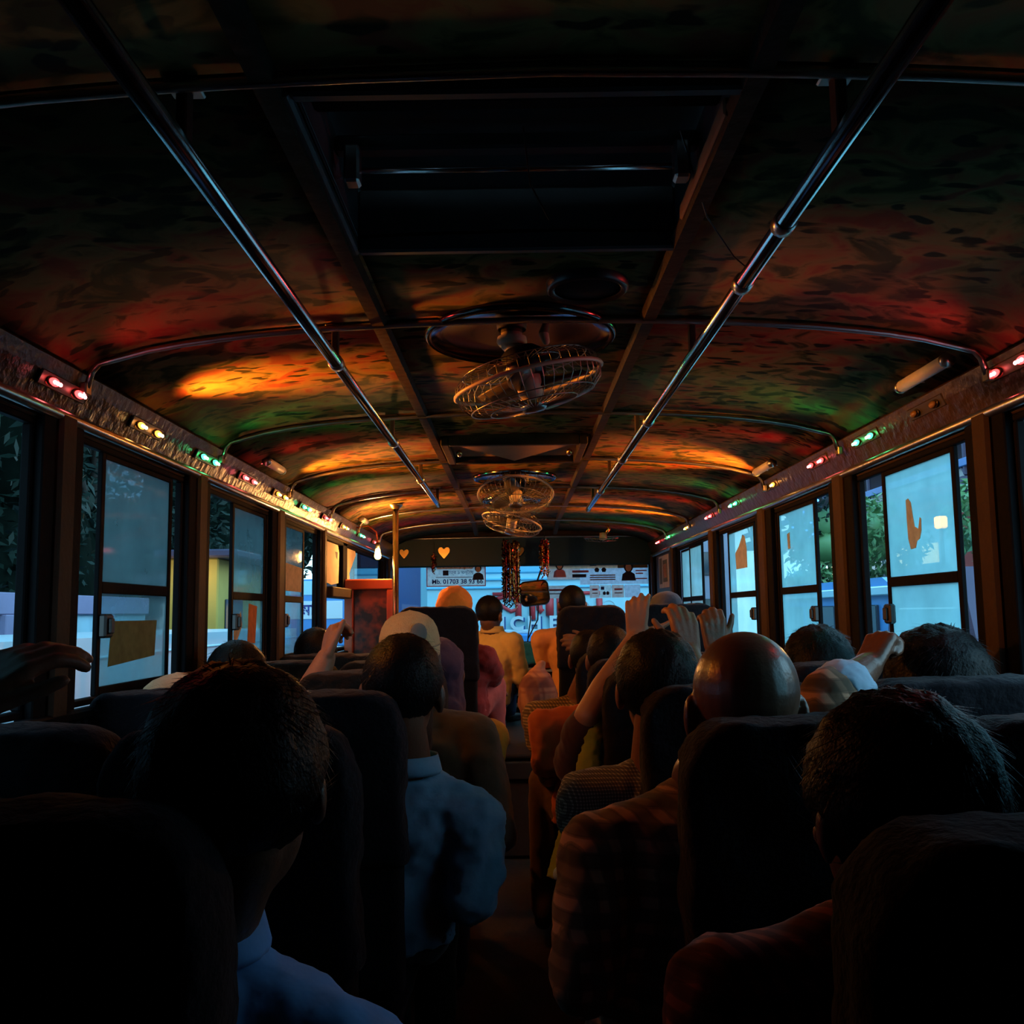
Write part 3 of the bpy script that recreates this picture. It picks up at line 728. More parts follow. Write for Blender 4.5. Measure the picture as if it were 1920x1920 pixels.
MB().bbox((HX1 - 0.012, HY0 + 0.05, 1.89), (HX1 - 0.002, HY1 - 0.1, 1.915), 0.003).build('side_batten', 'hatch_ply', h)
for s, x in ((-1, HX0 + 0.03), (1, HX1 - 0.03)):
    MB().bbox((x - 0.012, HY0 + 0.24, 1.90), (x + 0.012, HY0 + 0.27, 1.96), 0.004).build('catch', 'dull_chrome', h)
MB().tube([(0.02, HY0 + 0.20, 1.96), (0.03, HY0 + 0.26, 1.90), (0.06, HY0 + 0.30, 1.86)], 0.0015, 5).build('loose_wire', 'black_plastic', h)
MB().tube([(HX1 - 0.04, HY0 + 0.2, 1.95), (0.31, 1.42, 1.87), (0.37, 1.5, 1.835), (0.40, 1.53, 1.825)], 0.0015, 5).build('loose_wire', 'black_plastic', h)
h2 = thing('roof_hatch', 'small ceiling hatch with a brown board between the fans', 'roof hatch', (0.0, 3.58, 1.89), 'roof hatches')
for a, b_ in (((-0.27, 3.36), (-0.24, 3.80)), ((0.24, 3.36), (0.27, 3.80)), ((-0.24, 3.36), (0.24, 3.39)), ((-0.24, 3.77), (0.24, 3.80))):
    MB().bbox((a[0], a[1], 1.862), (b_[0], b_[1], 1.905), 0.004).build('rim', 'batten', h2)
MB().add([(-0.24, 3.39, 1.890), (0.24, 3.39, 1.890), (0.24, 3.77, 1.890), (-0.24, 3.77, 1.890), (-0.24, 3.39, 1.896), (0.24, 3.39, 1.896), (0.24, 3.77, 1.896), (-0.24, 3.77, 1.896)], [(0, 3, 2, 1), (4, 5, 6, 7), (0, 1, 5, 4), (1, 2, 6, 5), (2, 3, 7, 6), (3, 0, 4, 7)]).build('board', 'hatch_ply', h2)
MB().prism([(-0.24, 0.0), (0.24, 0.0), (0.0, 0.34)], lambda u, v_, d: V((u, 3.40 + v_, 1.875 + d - 0.01 * (v_ / 0.34))), 0.0, 0.008).build('folded_flap', 'hatch_ply', h2)
for x in (-0.215, 0.215): MB().capsule((x, 3.60, 1.876), (x, 3.63, 1.872), 0.012, 0.009, 8, 3).build('catch', 'gold_foil', h2, True)
# round ceiling speaker
rs = thing('ceiling_speaker', 'dark round speaker grille on the ceiling beside the near fan', 'speaker', (0.15, 1.80, 1.90))
MB().lathe([(0.082, 0.004), (0.082, -0.012), (0.074, -0.018), (0.066, -0.012)], 36, Matrix.Translation((0.15, 1.80, zc(0.15) - 0.003))).build('bezel', 'black_plastic', rs, True)
MB().lathe([(0.067, -0.008), (0.045, -0.012), (0.02, -0.016), (0.001, -0.017)], 36, Matrix.Translation((0.15, 1.80, zc(0.15) - 0.003))).build('grille', 'black_metal', rs, True)

# ------------------------------------------------------------------ fans
def fan(c, axis_rot, R_, dish, lab, blade_off=0.3):
    """c: cage centre; axis_rot: rotation taking -Z (blowing direction)"""
    t = thing('ceiling_fan', lab, 'fan', (c[0], c[1], c[2]), 'caged ceiling fans')
    m = Matrix.Translation(V(c)) @ axis_rot.to_4x4()
    D = 0.045
    g = MB(); rings = []
    prof_f = [(0.16 * R_, -D - 0.018), (0.5 * R_, -D - 0.014), (0.85 * R_, -D), (0.97 * R_, -D * 0.55), (R_, 0.0)]
    prof_b = [(R_, 0.0), (0.98 * R_, D * 0.5), (0.86 * R_, D * 0.9), (0.5 * R_, D), (0.25 * R_, D)]
    nw = 44
    for pf in (prof_f, prof_b):
        for k in range(nw):
            a = 2 * math.pi * k / nw
            g.tube([m @ V((r * math.cos(a), r * math.sin(a), z)) for r, z in pf], 0.0011, 3, False)
    for r, z in ((0.6 * R_, -D - 0.011), (0.85 * R_, -D), (0.86 * R_, D * 0.9), (0.5 * R_, D)):
        g.tube([m @ V((r * math.cos(2 * math.pi * k / 36), r * math.sin(2 * math.pi * k / 36), z)) for k in range(36)], 0.0016, 4, False, True)
    g.build('guard', 'fan_wire', t, True)
    MB().tube([m @ V((R_ * 1.01 * math.cos(2 * math.pi * k / 40), R_ * 1.01 * math.sin(2 * math.pi * k / 40), 0)) for k in range(40)], 0.005, 6, False, True).build('guard_band', 'fan_plastic', t, True)
    MB().lathe([(0.001, -D - 0.026), (0.14 * R_, -D - 0.024), (0.19 * R_, -D - 0.014), (0.19 * R_, -D - 0.010)], 24, m).build('badge', 'dull_chrome', t, True)
    MB().lathe([(0.001, -D + 0.004), (0.16 * R_, -D + 0.008), (0.18 * R_, 0.0), (0.18 * R_, 0.012), (0.001, 0.014)], 20, m).build('hub', 'fan_plastic', t, True)
    for k in range(3):
        a = blade_off + 2 * math.pi * k / 3; rg = []
        for i in range(7):
            f_ = i / 6; r = (0.17 + 0.70 * f_) * R_; wd = R_ * (0.16 + 0.26 * math.sin(math.pi * (0.2 + 0.7 * f_))); ring = []
            for q, dz in ((-1, 0.002), (1, 0.002), (1, -0.002), (-1, -0.002)):
                an = a + q * wd / (2 * r) * 0.9; ring.append(m @ V((r * math.cos(an), r * math.sin(an), q * 0.016 * (1 - 0.4 * f_) + dz)))
            rg.append(ring)
        MB().rings(rg).build('blade', 'fan_blade', t, True)
    mo = MB().lathe([(0.001, 0.085), (0.035, 0.083), (0.048, 0.072), (0.05, 0.035), (0.046, 0.014), (0.001, 0.014)], 20, m); mo.build('motor', 'black_plastic', t, True)
    dx, dy, dR = dish; dz = zc(dx)
    MB().lathe([(dR, dz - 0.002), (dR * 1.0, dz - 0.012), (dR * 0.965, dz - 0.020), (dR * 0.92, dz - 0.012), (dR * 0.78, dz - 0.004), (dR * 0.5, dz - 0.003), (0.001, dz - 0.003)], 48, Matrix.Translation((dx, dy, 0))).build('dish', 'fan_dish', t, True)
    top = V((dx - 0.02, dy, dz)); mt = m @ V((0, 0, 0.07))
    MB().tube([top, top + V((0, 0, -0.03)), (top + V((0, 0, -0.035)) + mt) / 2, mt], [0.026, 0.026, 0.022, 0.018], 12).build('stem', 'fan_plastic', t, True)
    MB().lathe([(0.034, 0.0), (0.036, -0.012), (0.030, -0.020), (0.02, -0.022)], 20, Matrix.Translation(top + V((0, 0, -0.012)))).build('knuckle', 'fan_plastic', t, True)
    MB().capsule(top + V((0.075, 0, -0.004)), top + V((0.08, 0, -0.022)), 0.012, 0.009, 8, 3).build('switch_knob', 'fan_plastic', t, True)
    return t
fan((0.035, 2.12, 1.782), Matrix.Rotation(math.radians(-13), 3, 'Y') @ Matrix.Rotation(math.radians(3), 3, 'X'), 0.172, (0.018, 2.13, 0.225), 'large caged ceiling fan under a polished dish nearest the camera')
fan((0.003, 4.36, 1.805), Matrix.Rotation(math.radians(-22), 3, 'X'), 0.175, (0.0, 4.42, 0.20), 'middle caged ceiling fan tipped towards the rear seats')
fan((-0.02, 5.3, 1.768), Matrix.Rotation(math.radians(14), 3, 'Y') @ Matrix.Rotation(math.radians(-8), 3, 'X'), 0.17, (-0.02, 5.3, 0.17), 'far caged ceiling fan tilted over the tinsel garland', 0.9)
# small dash fan near the windscreen
df = thing('cab_fan', 'small clip fan hung above the driver near the windscreen', 'fan', (0.62, 6.75, 1.88))
mm = Matrix.Translation((0.63, 6.75, 1.80)) @ Matrix.Rotation(math.radians(70), 4, 'Y')
MB().tube([(0.66, 6.75, zc(0.66)), (0.68, 6.75, 1.85), (0.65, 6.75, 1.81)], [0.012, 0.01, 0.014], 10).build('stem', 'gold_foil', df, True)
MB().lathe([(0.001, 0.03), (0.025, 0.025), (0.03, -0.02), (0.001, -0.03)], 16, Matrix.Translation((0.635, 6.75, 1.795))).build('motor', 'fan_plastic', df, True)
g = MB()
for k in range(20):
    a = 2 * math.pi * k / 20; m0 = Matrix.Translation((0.62, 6.74, 1.775)) @ Matrix.Rotation(math.radians(8), 4, 'X')
    g.tube([m0 @ V((0.02 * math.cos(a), 0.02 * math.sin(a), -0.02)), m0 @ V((0.11 * math.cos(a), 0.11 * math.sin(a), -0.012)), m0 @ V((0.125 * math.cos(a), 0.125 * math.sin(a), 0.01))], 0.0012, 3, False)
g.tube([m0 @ V((0.125 * math.cos(2 * math.pi * k / 30), 0.125 * math.sin(2 * math.pi * k / 30), 0.01)) for k in range(30)], 0.003, 5, False, True)
g.build('guard', 'fan_wire', df, True)
# ================================================================== seats
def rounded_slab(w_, d, z0, z1, rc, nseg=6, bulge=0.0):
    """upright slab: outline with rounded top corners in (x,z), soft front/back edges; origin at base centre"""
    pts = []
    pts.append((-w_ / 2, z0)); pts.append((w_ / 2, z0))
    for i in range(nseg + 1):
        a = (math.pi / 2) * i / nseg; pts.append((w_ / 2 - rc + rc * math.cos(a), z1 - rc + rc * math.sin(a)))
    for i in range(nseg + 1):
        a = math.pi / 2 + (math.pi / 2) * i / nseg; pts.append((-w_ / 2 + rc + rc * math.cos(a), z1 - rc + rc * math.sin(a)))
    cx, cz = 0, (z0 + z1) / 2
    rg = []
    for yv, k in ((-d / 2, 0.90), (-d / 2 + d * 0.12, 0.965), (-d / 2 + d * 0.3, 1.0), (d / 2 - d * 0.3, 1.0), (d / 2 - d * 0.12, 0.965), (d / 2, 0.90)):
        kx = 1 - (1 - k) * 0.5 ; rg.append([V((px * kx, yv, cz + (pz - cz) * (1 - (1 - k) * 0.35))) for px, pz in pts])
    return rg
def tilt_back(q, z0, ang): return V((q.x, q.y - (q.z - z0) * math.tan(ang), q.z))
SEATS = {}
def seat_proto(key, w_, top, covmat, tall=0.0, zoff=0.0):
    """meshes of one seat, origin on floor at rear face of backrest top"""
    ang = math.radians(7); d = 0.10; z0 = 0.44 + zoff
    sh = math.tan(ang) * (top - z0) + d / 2
    out = []
    mb = MB(); mb.rings([[tilt_back(q, z0, ang) + V((0, sh, 0)) for q in r] for r in rounded_slab(w_, d, z0, top, 0.075)])
    out.append(('backrest', remesh(mb, 0.012, 2, disp=0.008, dscale=0.12), 'seat', True))
    zc0 = top - 0.36
    mb = MB(); mb.rings([[tilt_back(q, z0, ang) + V((0, sh, 0)) for q in r] for r in rounded_slab(w_ + 0.018, d + 0.022, zc0, top + 0.012, 0.08)])
    out.append(('seat_cover', remesh(mb, 0.010, 2, disp=0.022, dscale=0.09, disp2=0.006, dscale2=0.03), covmat, True))
    mb = MB().bbox((-w_ / 2, sh, 0.36 + zoff), (w_ / 2, sh + 0.42, 0.46 + zoff), 0.03)
    out.append(('seat_cushion', remesh(mb, 0.014, 3), 'seat', True))
    for s in (-1, 1):
        for yl in (sh + 0.06, sh + 0.36):
            out.append(('leg', MB().tube([(s * (w_ / 2 - 0.04), yl, 0.0), (s * (w_ / 2 - 0.04), yl, 0.37 + zoff)], 0.012, 8).mesh('leg'), 'seat_metal', True))
    out.append(('seat_frame', MB().bbox((-w_ / 2 + 0.01, sh - 0.02, 0.34 + zoff), (w_ / 2 - 0.01, sh + 0.40, 0.365 + zoff), 0.006).mesh('seat_frame'), 'seat_metal', False))
    SEATS[key] = out
def seat(key, x, y, lab, floor=0.0):
    t = thing('passenger_chair', lab, 'seat', (x, y, floor), 'passenger seats')
    for nm, me, mt, sm in SEATS[key]: mkobj(nm, me, mt, t, V((x, y, floor)), sm)
    return t
seat_proto('L', 0.365, 1.075, 'seat_cover'); seat_proto('R', 0.395, 1.075, 'seat_cover'); seat_proto('B', 0.365, 1.085, 'seat_brown')
seat_proto('T', 0.40, 1.275, 'seat_cover', zoff=0.20); seat_proto('W', 0.36, 1.10, 'seat_cover')
LA, LW = -0.437, -0.80           # aisle and window columns, tree side
RA, RW = 0.452, 0.865            # aisle and window columns, street side
seat('L', LA - 0.02, 0.80, 'dark seat back filling the bottom corner behind the man in the mid-blue shirt')
seat('L', LW, 0.80, 'dark window seat in the rearmost tree-side row')
seat('L', LA, 1.40, 'dark aisle seat hidden behind the near head, second tree-side row')
seat('L', LW, 1.42, 'dark window seat gripped by the big near hand')
seat('L', LA, 2.0, 'dark seat back of the man in the steel-blue shirt')
seat('L', LW, 2.12, 'dark window seat behind the low white cap')
seat('B', LA, 2.6, 'brown seat back behind the man in the cream cap')
seat('B', LW, 2.62, 'brown window seat beside the raised orange-lit forearm')
seat('B', LA, 3.2, 'brown aisle seat behind the woman in the purple scarf')
seat('B', LW, 3.2, 'brown window seat ahead of the raised forearm')
seat('B', LW, 3.78, 'brown window seat next to the far dark head by the third tree-side window')
seat('B', LA - 0.1, 3.78, 'brown aisle seat in front of the purple-scarf woman')
seat('R', RA, 0.68, 'dark seat back of the man in the red plaid shirt')
seat('R', RW, 0.70, 'dark window seat in the rearmost street-side row')
seat('R', RA, 1.40, 'dark creased seat back behind the bald man')
seat('R', RW, 1.38, 'dark window seat cut by the street-side picture edge')
seat('R', RA + 0.03, 2.08, 'dark rounded seat back behind the fine-checked shirt')
seat('W', RW + 0.01, 1.84, 'dark purple-edged window seat below the clenched fist')
seat('R', RA, 2.70, 'dark seat held by two raised hands')
seat('W', RW + 0.01, 2.46, 'dark window seat of the short-haired man ahead of the fist')
seat('R', RA, 3.30, 'dark aisle seat of the man in the orange shirt')
seat('W', RW, 3.08, 'dark window seat gripped by the dark hand')
seat('R', RA, 3.90, 'dark aisle seat of the man in the beige checks')
seat('R', RW, 3.75, 'dark window seat beside the second frosted street-side window')
seat('T', -0.405, 4.72, 'tall black seat of the woman in the orange headscarf')
seat('T', 0.45, 5.62, 'tall black driver seat below the cropped-hair head')
seat('T', 0.86, 5.0, 'tall dark seat of the person in the grey cap')

# ================================================================== people
def rot_basis(face, up=V((0, 0, 1))):
    f = V(face).normalized(); r = f.cross(up).normalized(); u = r.cross(f)
    return Matrix((r, f, u)).transposed()

def add_hand(mb, wrist, fdir, palm, side, curl=(0.5, 0.6, 0.5), spread=0.06, thumb=(0.6, 0.5), s=1.0):
    """five-finger hand. fdir: wrist->knuckles, palm: outward palm normal, side: +1 thumb on lat side"""
    wrist = V(wrist); f = V(fdir).normalized(); p = V(palm); p = (p - f * p.dot(f)).normalized(); lat = f.cross(p).normalized() * side
    offs = (0.030, 0.010, -0.010, -0.029); lens = (0.074, 0.082, 0.076, 0.060); kn = (0.090, 0.094, 0.089, 0.080)
    for i in range(4):
        base = wrist + (f * kn[i] + lat * offs[i]) * s
        mb.capsule(wrist + lat * offs[i] * 0.6 * s + f * 0.008 * s, base, 0.0165 * s, 0.0125 * s, 10, 3)
        d = (f + lat * (1.5 - i) * spread).normalized(); q = base; r = 0.0112 * s
        c = curl[i] if isinstance(curl[0], (tuple, list)) else curl
        ax = p
        for j, fr in enumerate((0.44, 0.31, 0.25)):
            a = c[j]
            d2 = d * math.cos(a) + p * math.sin(a); pn = p * math.cos(a) - d * math.sin(a)
            d, p_ = d2.normalized(), pn.normalized()
            e = q + d * lens[i] * fr * s
            mb.capsule(q, e, r, r * 0.90, 10, 3); q = e; r *= 0.90; p = p_
        p = ax
    # palm pad + thumb from the side of the palm
    mb.ell(wrist + f * 0.045 * s + p * 0.006 * s, (0.036 * s, 0.046 * s, 0.016 * s), Matrix((lat, f, p)).transposed(), 14, 8)
    tb = wrist + f * 0.022 * s + lat * 0.026 * s
    d = (f * math.cos(thumb[0]) + lat * math.sin(thumb[0]) + p * 0.25).normalized()
    mb.capsule(tb - f * 0.01 * s, tb + d * 0.042 * s, 0.0165 * s, 0.0120 * s, 10, 3); q = tb + d * 0.042 * s
    d = (d * math.cos(thumb[1]) + f * math.sin(thumb[1])).normalized(); mb.capsule(q, q + d * 0.032 * s, 0.0115 * s, 0.0105 * s, 10, 3); q = q + d * 0.032 * s
    d = (d * 0.95 + f * 0.3).normalized(); mb.capsule(q, q + d * 0.024 * s, 0.0105 * s, 0.0085 * s, 10, 3)

def head_shapes(mb, c, B, hs):
    P = lambda x, y, z: c + B @ (V((x, y, z)) * hs)
    mb.ell(P(0, -0.012, 0.028), tuple(k * hs for k in (0.077, 0.096, 0.087)), B, 24, 16)
    mb.ell(P(0, 0.020, -0.040), tuple(k * hs for k in (0.061, 0.070, 0.076)), B, 20, 12)
    mb.capsule(P(-0.012, 0.062, -0.096), P(0.012, 0.062, -0.096), 0.021 * hs, 0.021 * hs, 10, 3)
    mb.capsule(P(-0.036, 0.074, 0.022), P(0.036, 0.074, 0.022), 0.015 * hs, 0.015 * hs, 10, 3)
    mb.capsule(P(0, 0.088, 0.004), P(0, 0.108, -0.030), 0.009 * hs, 0.0135 * hs, 10, 3)
    for s in (-1, 1):
        mb.capsule(P(s * 0.006, 0.098, -0.034), P(s * 0.014, 0.092, -0.034), 0.009 * hs, 0.008 * hs, 8, 3)
        mb.ell(P(s * 0.081, -0.004, -0.012), tuple(k * hs for k in (0.011, 0.022, 0.034)), B @ Matrix.Rotation(s * 0.35, 3, 'Z'), 12, 8)
        mb.ell(P(s * 0.044, 0.056, -0.026), tuple(k * hs for k in (0.022, 0.02, 0.02)), B, 10, 6)
        mb.ell(P(s * 0.031, 0.074, 0.004), tuple(k * hs for k in (0.015, 0.013, 0.011)), B, 10, 6)
    mb.capsule(P(-0.018, 0.084, -0.058), P(0.018, 0.084, -0.058), 0.0085 * hs, 0.0085 * hs, 8, 3)
    mb.capsule(P(-0.015, 0.082, -0.069), P(0.015, 0.082, -0.069), 0.0085 * hs, 0.0085 * hs, 8, 3)

def hair_mesh(c, B, hs, style, rnd, org):
    """closed scalp shell plus combed strands"""
    th, back, strands, slen = {'short': (0.008, -0.070, 900, 0.022), 'full': (0.014, -0.085, 2400, 0.024), 'crop': (0.0045, -0.055, 500, 0.010), 'fluffy': (0.015, -0.080, 3200, 0.026)}[style]
    n, m = 48, 30; mb = MB(); rg = []
    cen = V((0, -0.012, 0.028)); rad = V((0.077, 0.096, 0.087))
    def surf(d, t):
        q = V((d.x * (rad.x + t), d.y * (rad.y + t), d.z * (rad.z + t)))
        return cen + q
    def cover(d):
        q = surf(d, 0)
        # lower hair boundary as a function of how far forward the point lies
        yf = (q.y + 0.108) / 0.19
        line = back + max(0, yf - 0.30) * 0.06 if yf < 0.55 else back + 0.015 + (yf - 0.55) * 0.36
        return max(0.0, min(1.0, (q.z - line) / 0.018))
    for i in range(m + 1):
        an = -math.pi / 2 + math.pi * i / m; ring = []
        for k in range(n):
            d = V((max(math.cos(an), 0.01) * math.cos(2 * math.pi * k / n), max(math.cos(an), 0.01) * math.sin(2 * math.pi * k / n), math.sin(an)))
            cv = cover(d); nz = noise.noise(V((d.x * 5, d.y * 5, d.z * 2.2)) + V((rnd * 7, 0, 0))) * 0.35 + noise.noise(V((d.x * 14, d.y * 14, d.z * 5)) + V((rnd, 3, 0))) * 0.25
            t = -0.012 + cv * (0.012 + th * (1 + nz))
            ring.append(c + B @ (surf(d, t) * hs))
        rg.append(ring)
    mb.rings(rg)
    R_ = random.Random(int(rnd * 1000) + 5)
    crown = V((0.12, -0.45, 0.88)).normalized()
    for _ in range(strands):
        d = V((R_.gauss(0, 1), R_.gauss(0, 1), R_.gauss(0.5, 1))).normalized()
        if cover(d) < 0.6: continue
        q = surf(d, th * 0.75)
        tg = d - crown * d.dot(crown); tg = (tg - d * tg.dot(d)).normalized() if tg.length > 1e-3 else d.orthogonal()
        tg = tg + V((R_.uniform(-0.4, 0.4), R_.uniform(-0.4, 0.4), R_.uniform(-0.3, 0.2)))
        L_ = slen * R_.uniform(0.6, 1.25); lift = R_.uniform(0.02, 0.26)
        sdv = d.cross(tg).normalized() * R_.uniform(0.0008, 0.0018)
        pts = []
        for j in range(4):
            f_ = j / 3; pts.append((q + (tg * (1 - 0.0 * f_) + d * (lift - 0.55 * f_ * lift)) * L_ * f_, (1 - f_ * 0.85)))
        vs = []
        for pt, w_ in pts: vs += [c + B @ ((pt - sdv * w_) * hs), c + B @ ((pt + sdv * w_) * hs)]
        mb.add(vs, [(0, 1, 3, 2), (2, 3, 5, 4), (4, 5, 7, 6)])
    return mb

def person(label, head, hip, face=(0, 1, 0), hs=1.06, skin='skin1', hair='short', shirt='dark_cloth', sleeve='short', trousers='dark_trouser',
           arms=None, sh_w=0.185, torso_face=None, shoulder_drop=(0.0, 0.0), vox=0.008, legs=None, collar=None, headtilt=0.0, extra=None, rnd=None, foldy=0.016, nl=0.175, neck_shift=(0, 0), fat=1.0, cuffmat=None):
    head = V(head); hip = V(hip); rnd = rnd if rnd is not None else random.random()
    t = thing('person', label, 'person', (hip.x, hip.y, 0.0))
    fv = V(face).normalized(); B = rot_basis(fv)
    if headtilt: B = Matrix.Rotation(headtilt, 3, fv) @ B
    tf = V(torso_face).normalized() if torso_face else V((0, 1, 0)); lat = tf.cross(V((0, 0, 1))).normalized()
    nb = head + V((neck_shift[0], neck_shift[1], 0)) + tf * 0.03 * hs + V((0, 0, -nl * hs))           # base of neck
    spine = nb - hip
    def ctr(f_): 
        q = hip + spine * f_; return q + tf * 0.01 * math.sin(math.pi * min(1, f_ * 1.05))
    def ring(f_, rx, ry, n=24, dz=0.0):
        c = ctr(f_) + V((0, 0, dz)); return [c + lat * rx * math.cos(2 * math.pi * k / n) + tf * ry * math.sin(2 * math.pi * k / n) for k in range(n)]
    shp = []
    for i, s in enumerate((-1, 1)):
        shp.append(nb + lat * s * sh_w + V((0, 0, -0.065 - shoulder_drop[i])) - tf * 0.015)
    A = {}
    for i, s in enumerate((-1, 1)):
        a = (arms or {}).get(s, {})
        el = V(a['elbow']) if 'elbow' in a else shp[i] + lat * s * 0.02 + tf * 0.06 + V((0, 0, -0.27))
        wr = V(a['wrist']) if 'wrist' in a else el - lat * s * 0.09 + tf * 0.21 + V((0, 0, -0.02))
        A[s] = (shp[i], el, wr, a)
    # ---- body: head, neck, chest, arms, hands in one skin
    mb = MB()
    head_shapes(mb, head, B, hs)
    mb.capsule(head + B @ V((0, -0.022, -0.05)) * hs, nb + V((0, 0, 0.01)), 0.052 * hs, 0.060 * hs, 16, 4)
    mb.rings([ring(f_, rx * 0.9 * fat, ry * 0.9 * fat) for f_, rx, ry in ((0.25, 0.14, 0.10), (0.6, 0.155, 0.11), (0.85, 0.15, 0.095), (0.97, 0.09, 0.07), (1.03, 0.06, 0.06))])
    for s, (sp, el, wr, a) in A.items():
        mb.capsule(nb + V((0, 0, -0.06)) + lat * s * 0.06, sp, 0.058, 0.055, 12, 4)
        mb.capsule(sp, el, 0.050, 0.041, 14, 4); mb.capsule(el, el + (wr - el) * 0.35, 0.041, 0.044, 14, 4); mb.capsule(el + (wr - el) * 0.35, wr, 0.044, 0.0285, 14, 4)
        fd = V(a.get('fdir', (wr - el))); pm = V(a.get('palm', (0, 0, -1)))
        add_hand(mb, wr, fd, pm, a.get('thumbside', -s if 'palm' not in a else a.get('thumbside', -s)), a.get('curl', (0.35, 0.45, 0.35)), a.get('spread', 0.06), a.get('thumb', (0.6, 0.4)), a.get('hscale', 1.0))
    organic('body', mb, skin, t, vox, 2)
    # ---- eyes
    for s in (-1, 1):
        MB().ell(head + B @ V((s * 0.031, 0.0795, 0.004)) * hs, tuple(k * hs for k in (0.011, 0.009, 0.0075)), B, 10, 6).build('eye', 'eye', t, True)
    # ---- shirt
    mb = MB(); g = 0.012
    mb.rings([ring(f_, rx * fat + g, ry * fat + g) for f_, rx, ry in ((-0.08, 0.17, 0.13), (0.12, 0.165, 0.13), (0.35, 0.155, 0.12), (0.62, 0.172, 0.125), (0.82, 0.165, 0.105), (0.93, 0.10, 0.078), (0.985, 0.062, 0.062))])
    for s, (sp, el, wr, a) in A.items():
        mb.capsule(nb + V((0, 0, -0.052)) + lat * s * 0.05, sp, 0.066, 0.068, 14, 4); mb.capsule(nb + V((0, 0, -0.012)) + lat * s * 0.03, sp + V((0, 0, -0.01)), 0.045, 0.06, 12, 4)
        sl = a.get('sleeve', sleeve)
        if sl == 'short': mb.capsule(sp, sp + (el - sp) * 0.80, 0.070, 0.062, 14, 4)
        elif sl == 'elbow': mb.capsule(sp, el, 0.070, 0.058, 14, 4); mb.capsule(el, el + (wr - el) * 0.15, 0.058, 0.056, 14, 4)
        else: mb.capsule(sp, el, 0.070, 0.058, 14, 4); mb.capsule(el, wr - (wr - el).normalized() * 0.02, 0.058, 0.042, 14, 4)
    so = organic('shirt', mb, shirt, t, 0.010, 3, disp=foldy, dscale=0.10, disp2=foldy * 0.5, dscale2=0.035)
    if collar:
        rg = []
        cb = nb + V((0, 0, 0.012))
        for z, r0 in ((-0.008, 0.074), (0.030, 0.069), (0.034, 0.073), (-0.004, 0.081), (-0.012, 0.080)):
            rg.append([cb + V((0, 0, z * 0.95)) + lat * r0 * hs * math.cos(2 * math.pi * k / 24) + tf * r0 * hs * math.sin(2 * math.pi * k / 24) + tf * (-z * 0.15) for k in range(24)])
        MB().rings(rg, False, True).build('collar', collar, so, True)
    if cuffmat:
        for s, (sp, el, wr, a) in A.items():
            if a.get('cuff'):
                d = (wr - el).normalized(); c0 = el + (wr - el) * a['cuff']
                mb = MB(); mb.tube([c0, c0 + d * 0.02, c0 + d * 0.05, c0 + d * 0.07], [0.056, 0.060, 0.058, 0.053], 16)
                organic('rolled_cuff', mb, cuffmat, t, 0.006, 2, disp=0.010, dscale=0.03)
    # ---- legs
    if legs != 'none':
        mb = MB()
        mb.ell(hip + V((0, 0, 0.0)) + tf * 0.02, (0.175, 0.145, 0.10), None, 18, 10)
        for s in (-1, 1):
            if legs and s in legs: kn, an = V(legs[s][0]), V(legs[s][1])
            else: kn = hip + lat * s * 0.11 + tf * 0.30 + V((0, 0, 0.0)); an = kn + tf * 0.0 + V((0, 0, -(kn.z - 0.10)))
            mb.capsule(hip + lat * s * 0.09, kn, 0.088, 0.066, 14, 4); mb.capsule(kn, an, 0.066, 0.048, 14, 4)
            ft = MB(); ft.capsule(an + V((0, 0, -0.045)), an + V((0, 0, -0.055)) + tf * 0.13, 0.036, 0.028, 12, 4)
            organic('shoe', ft, 'black_plastic' if not (legs and legs.get('bare')) else skin, t, 0.008, 2)
        organic('trousers', mb, trousers, t, 0.013, 3, disp=0.014, dscale=0.09)
    # ---- hair
    if hair in ('short', 'full', 'crop', 'fluffy'):
        hm = hair_mesh(head, B, hs, hair, rnd, None); hm.build('hair', 'hair', t, True)
    if extra: extra(t, head, B, hs)
    return t

def prayer_cap(material, patch=False):
    def f(t, c, B, hs):
        mb = MB(); rg = []
        for r, z in ((0.101, -0.004), (0.104, 0.000), (0.1045, 0.025), (0.102, 0.052), (0.094, 0.078), (0.081, 0.098), (0.062, 0.112), (0.036, 0.121), (0.004, 0.125)):
            rg.append([c + B @ (V((r * 0.865 * math.cos(2 * math.pi * k / 40), r * 1.04 * math.sin(2 * math.pi * k / 40) - 0.012, z + 0.012 * math.sin(2 * math.pi * k / 40) * (1 if z < 0.05 else 0.4))) * hs) for k in range(40)])
        for r, z in ((0.09, 0.10), (0.097, 0.055), (0.098, 0.0)):
            pass
        mb.rings(rg, True)
        cp = mb.build('knit_cap', material, t, True)
        if patch:
            d = V((0.40, -0.80, 0.42)).normalized(); p0 = V((0.0905 * d.x, 0.113 * d.y - 0.012, 0.062)); 
            mb = MB(); mb.ell(c + B @ (p0 * hs), (0.026 * hs, 0.006 * hs, 0.03 * hs), B @ Matrix.Rotation(0.45, 3, 'Z'), 18, 8); mb.build('patch', 'cap_patch', cp, True)
            mb = MB(); mb.tube([c + B @ (V((0.1055 * 0.865 * math.cos(2 * math.pi * k / 40), 0.1055 * 1.04 * math.sin(2 * math.pi * k / 40) - 0.012, 0.030 + 0.012 * math.sin(2 * math.pi * k / 40))) * hs) for k in range(40)], 0.0022, 5, False, True)
            mb.build('band_seam', 'paper_tan', cp, True)
    return f
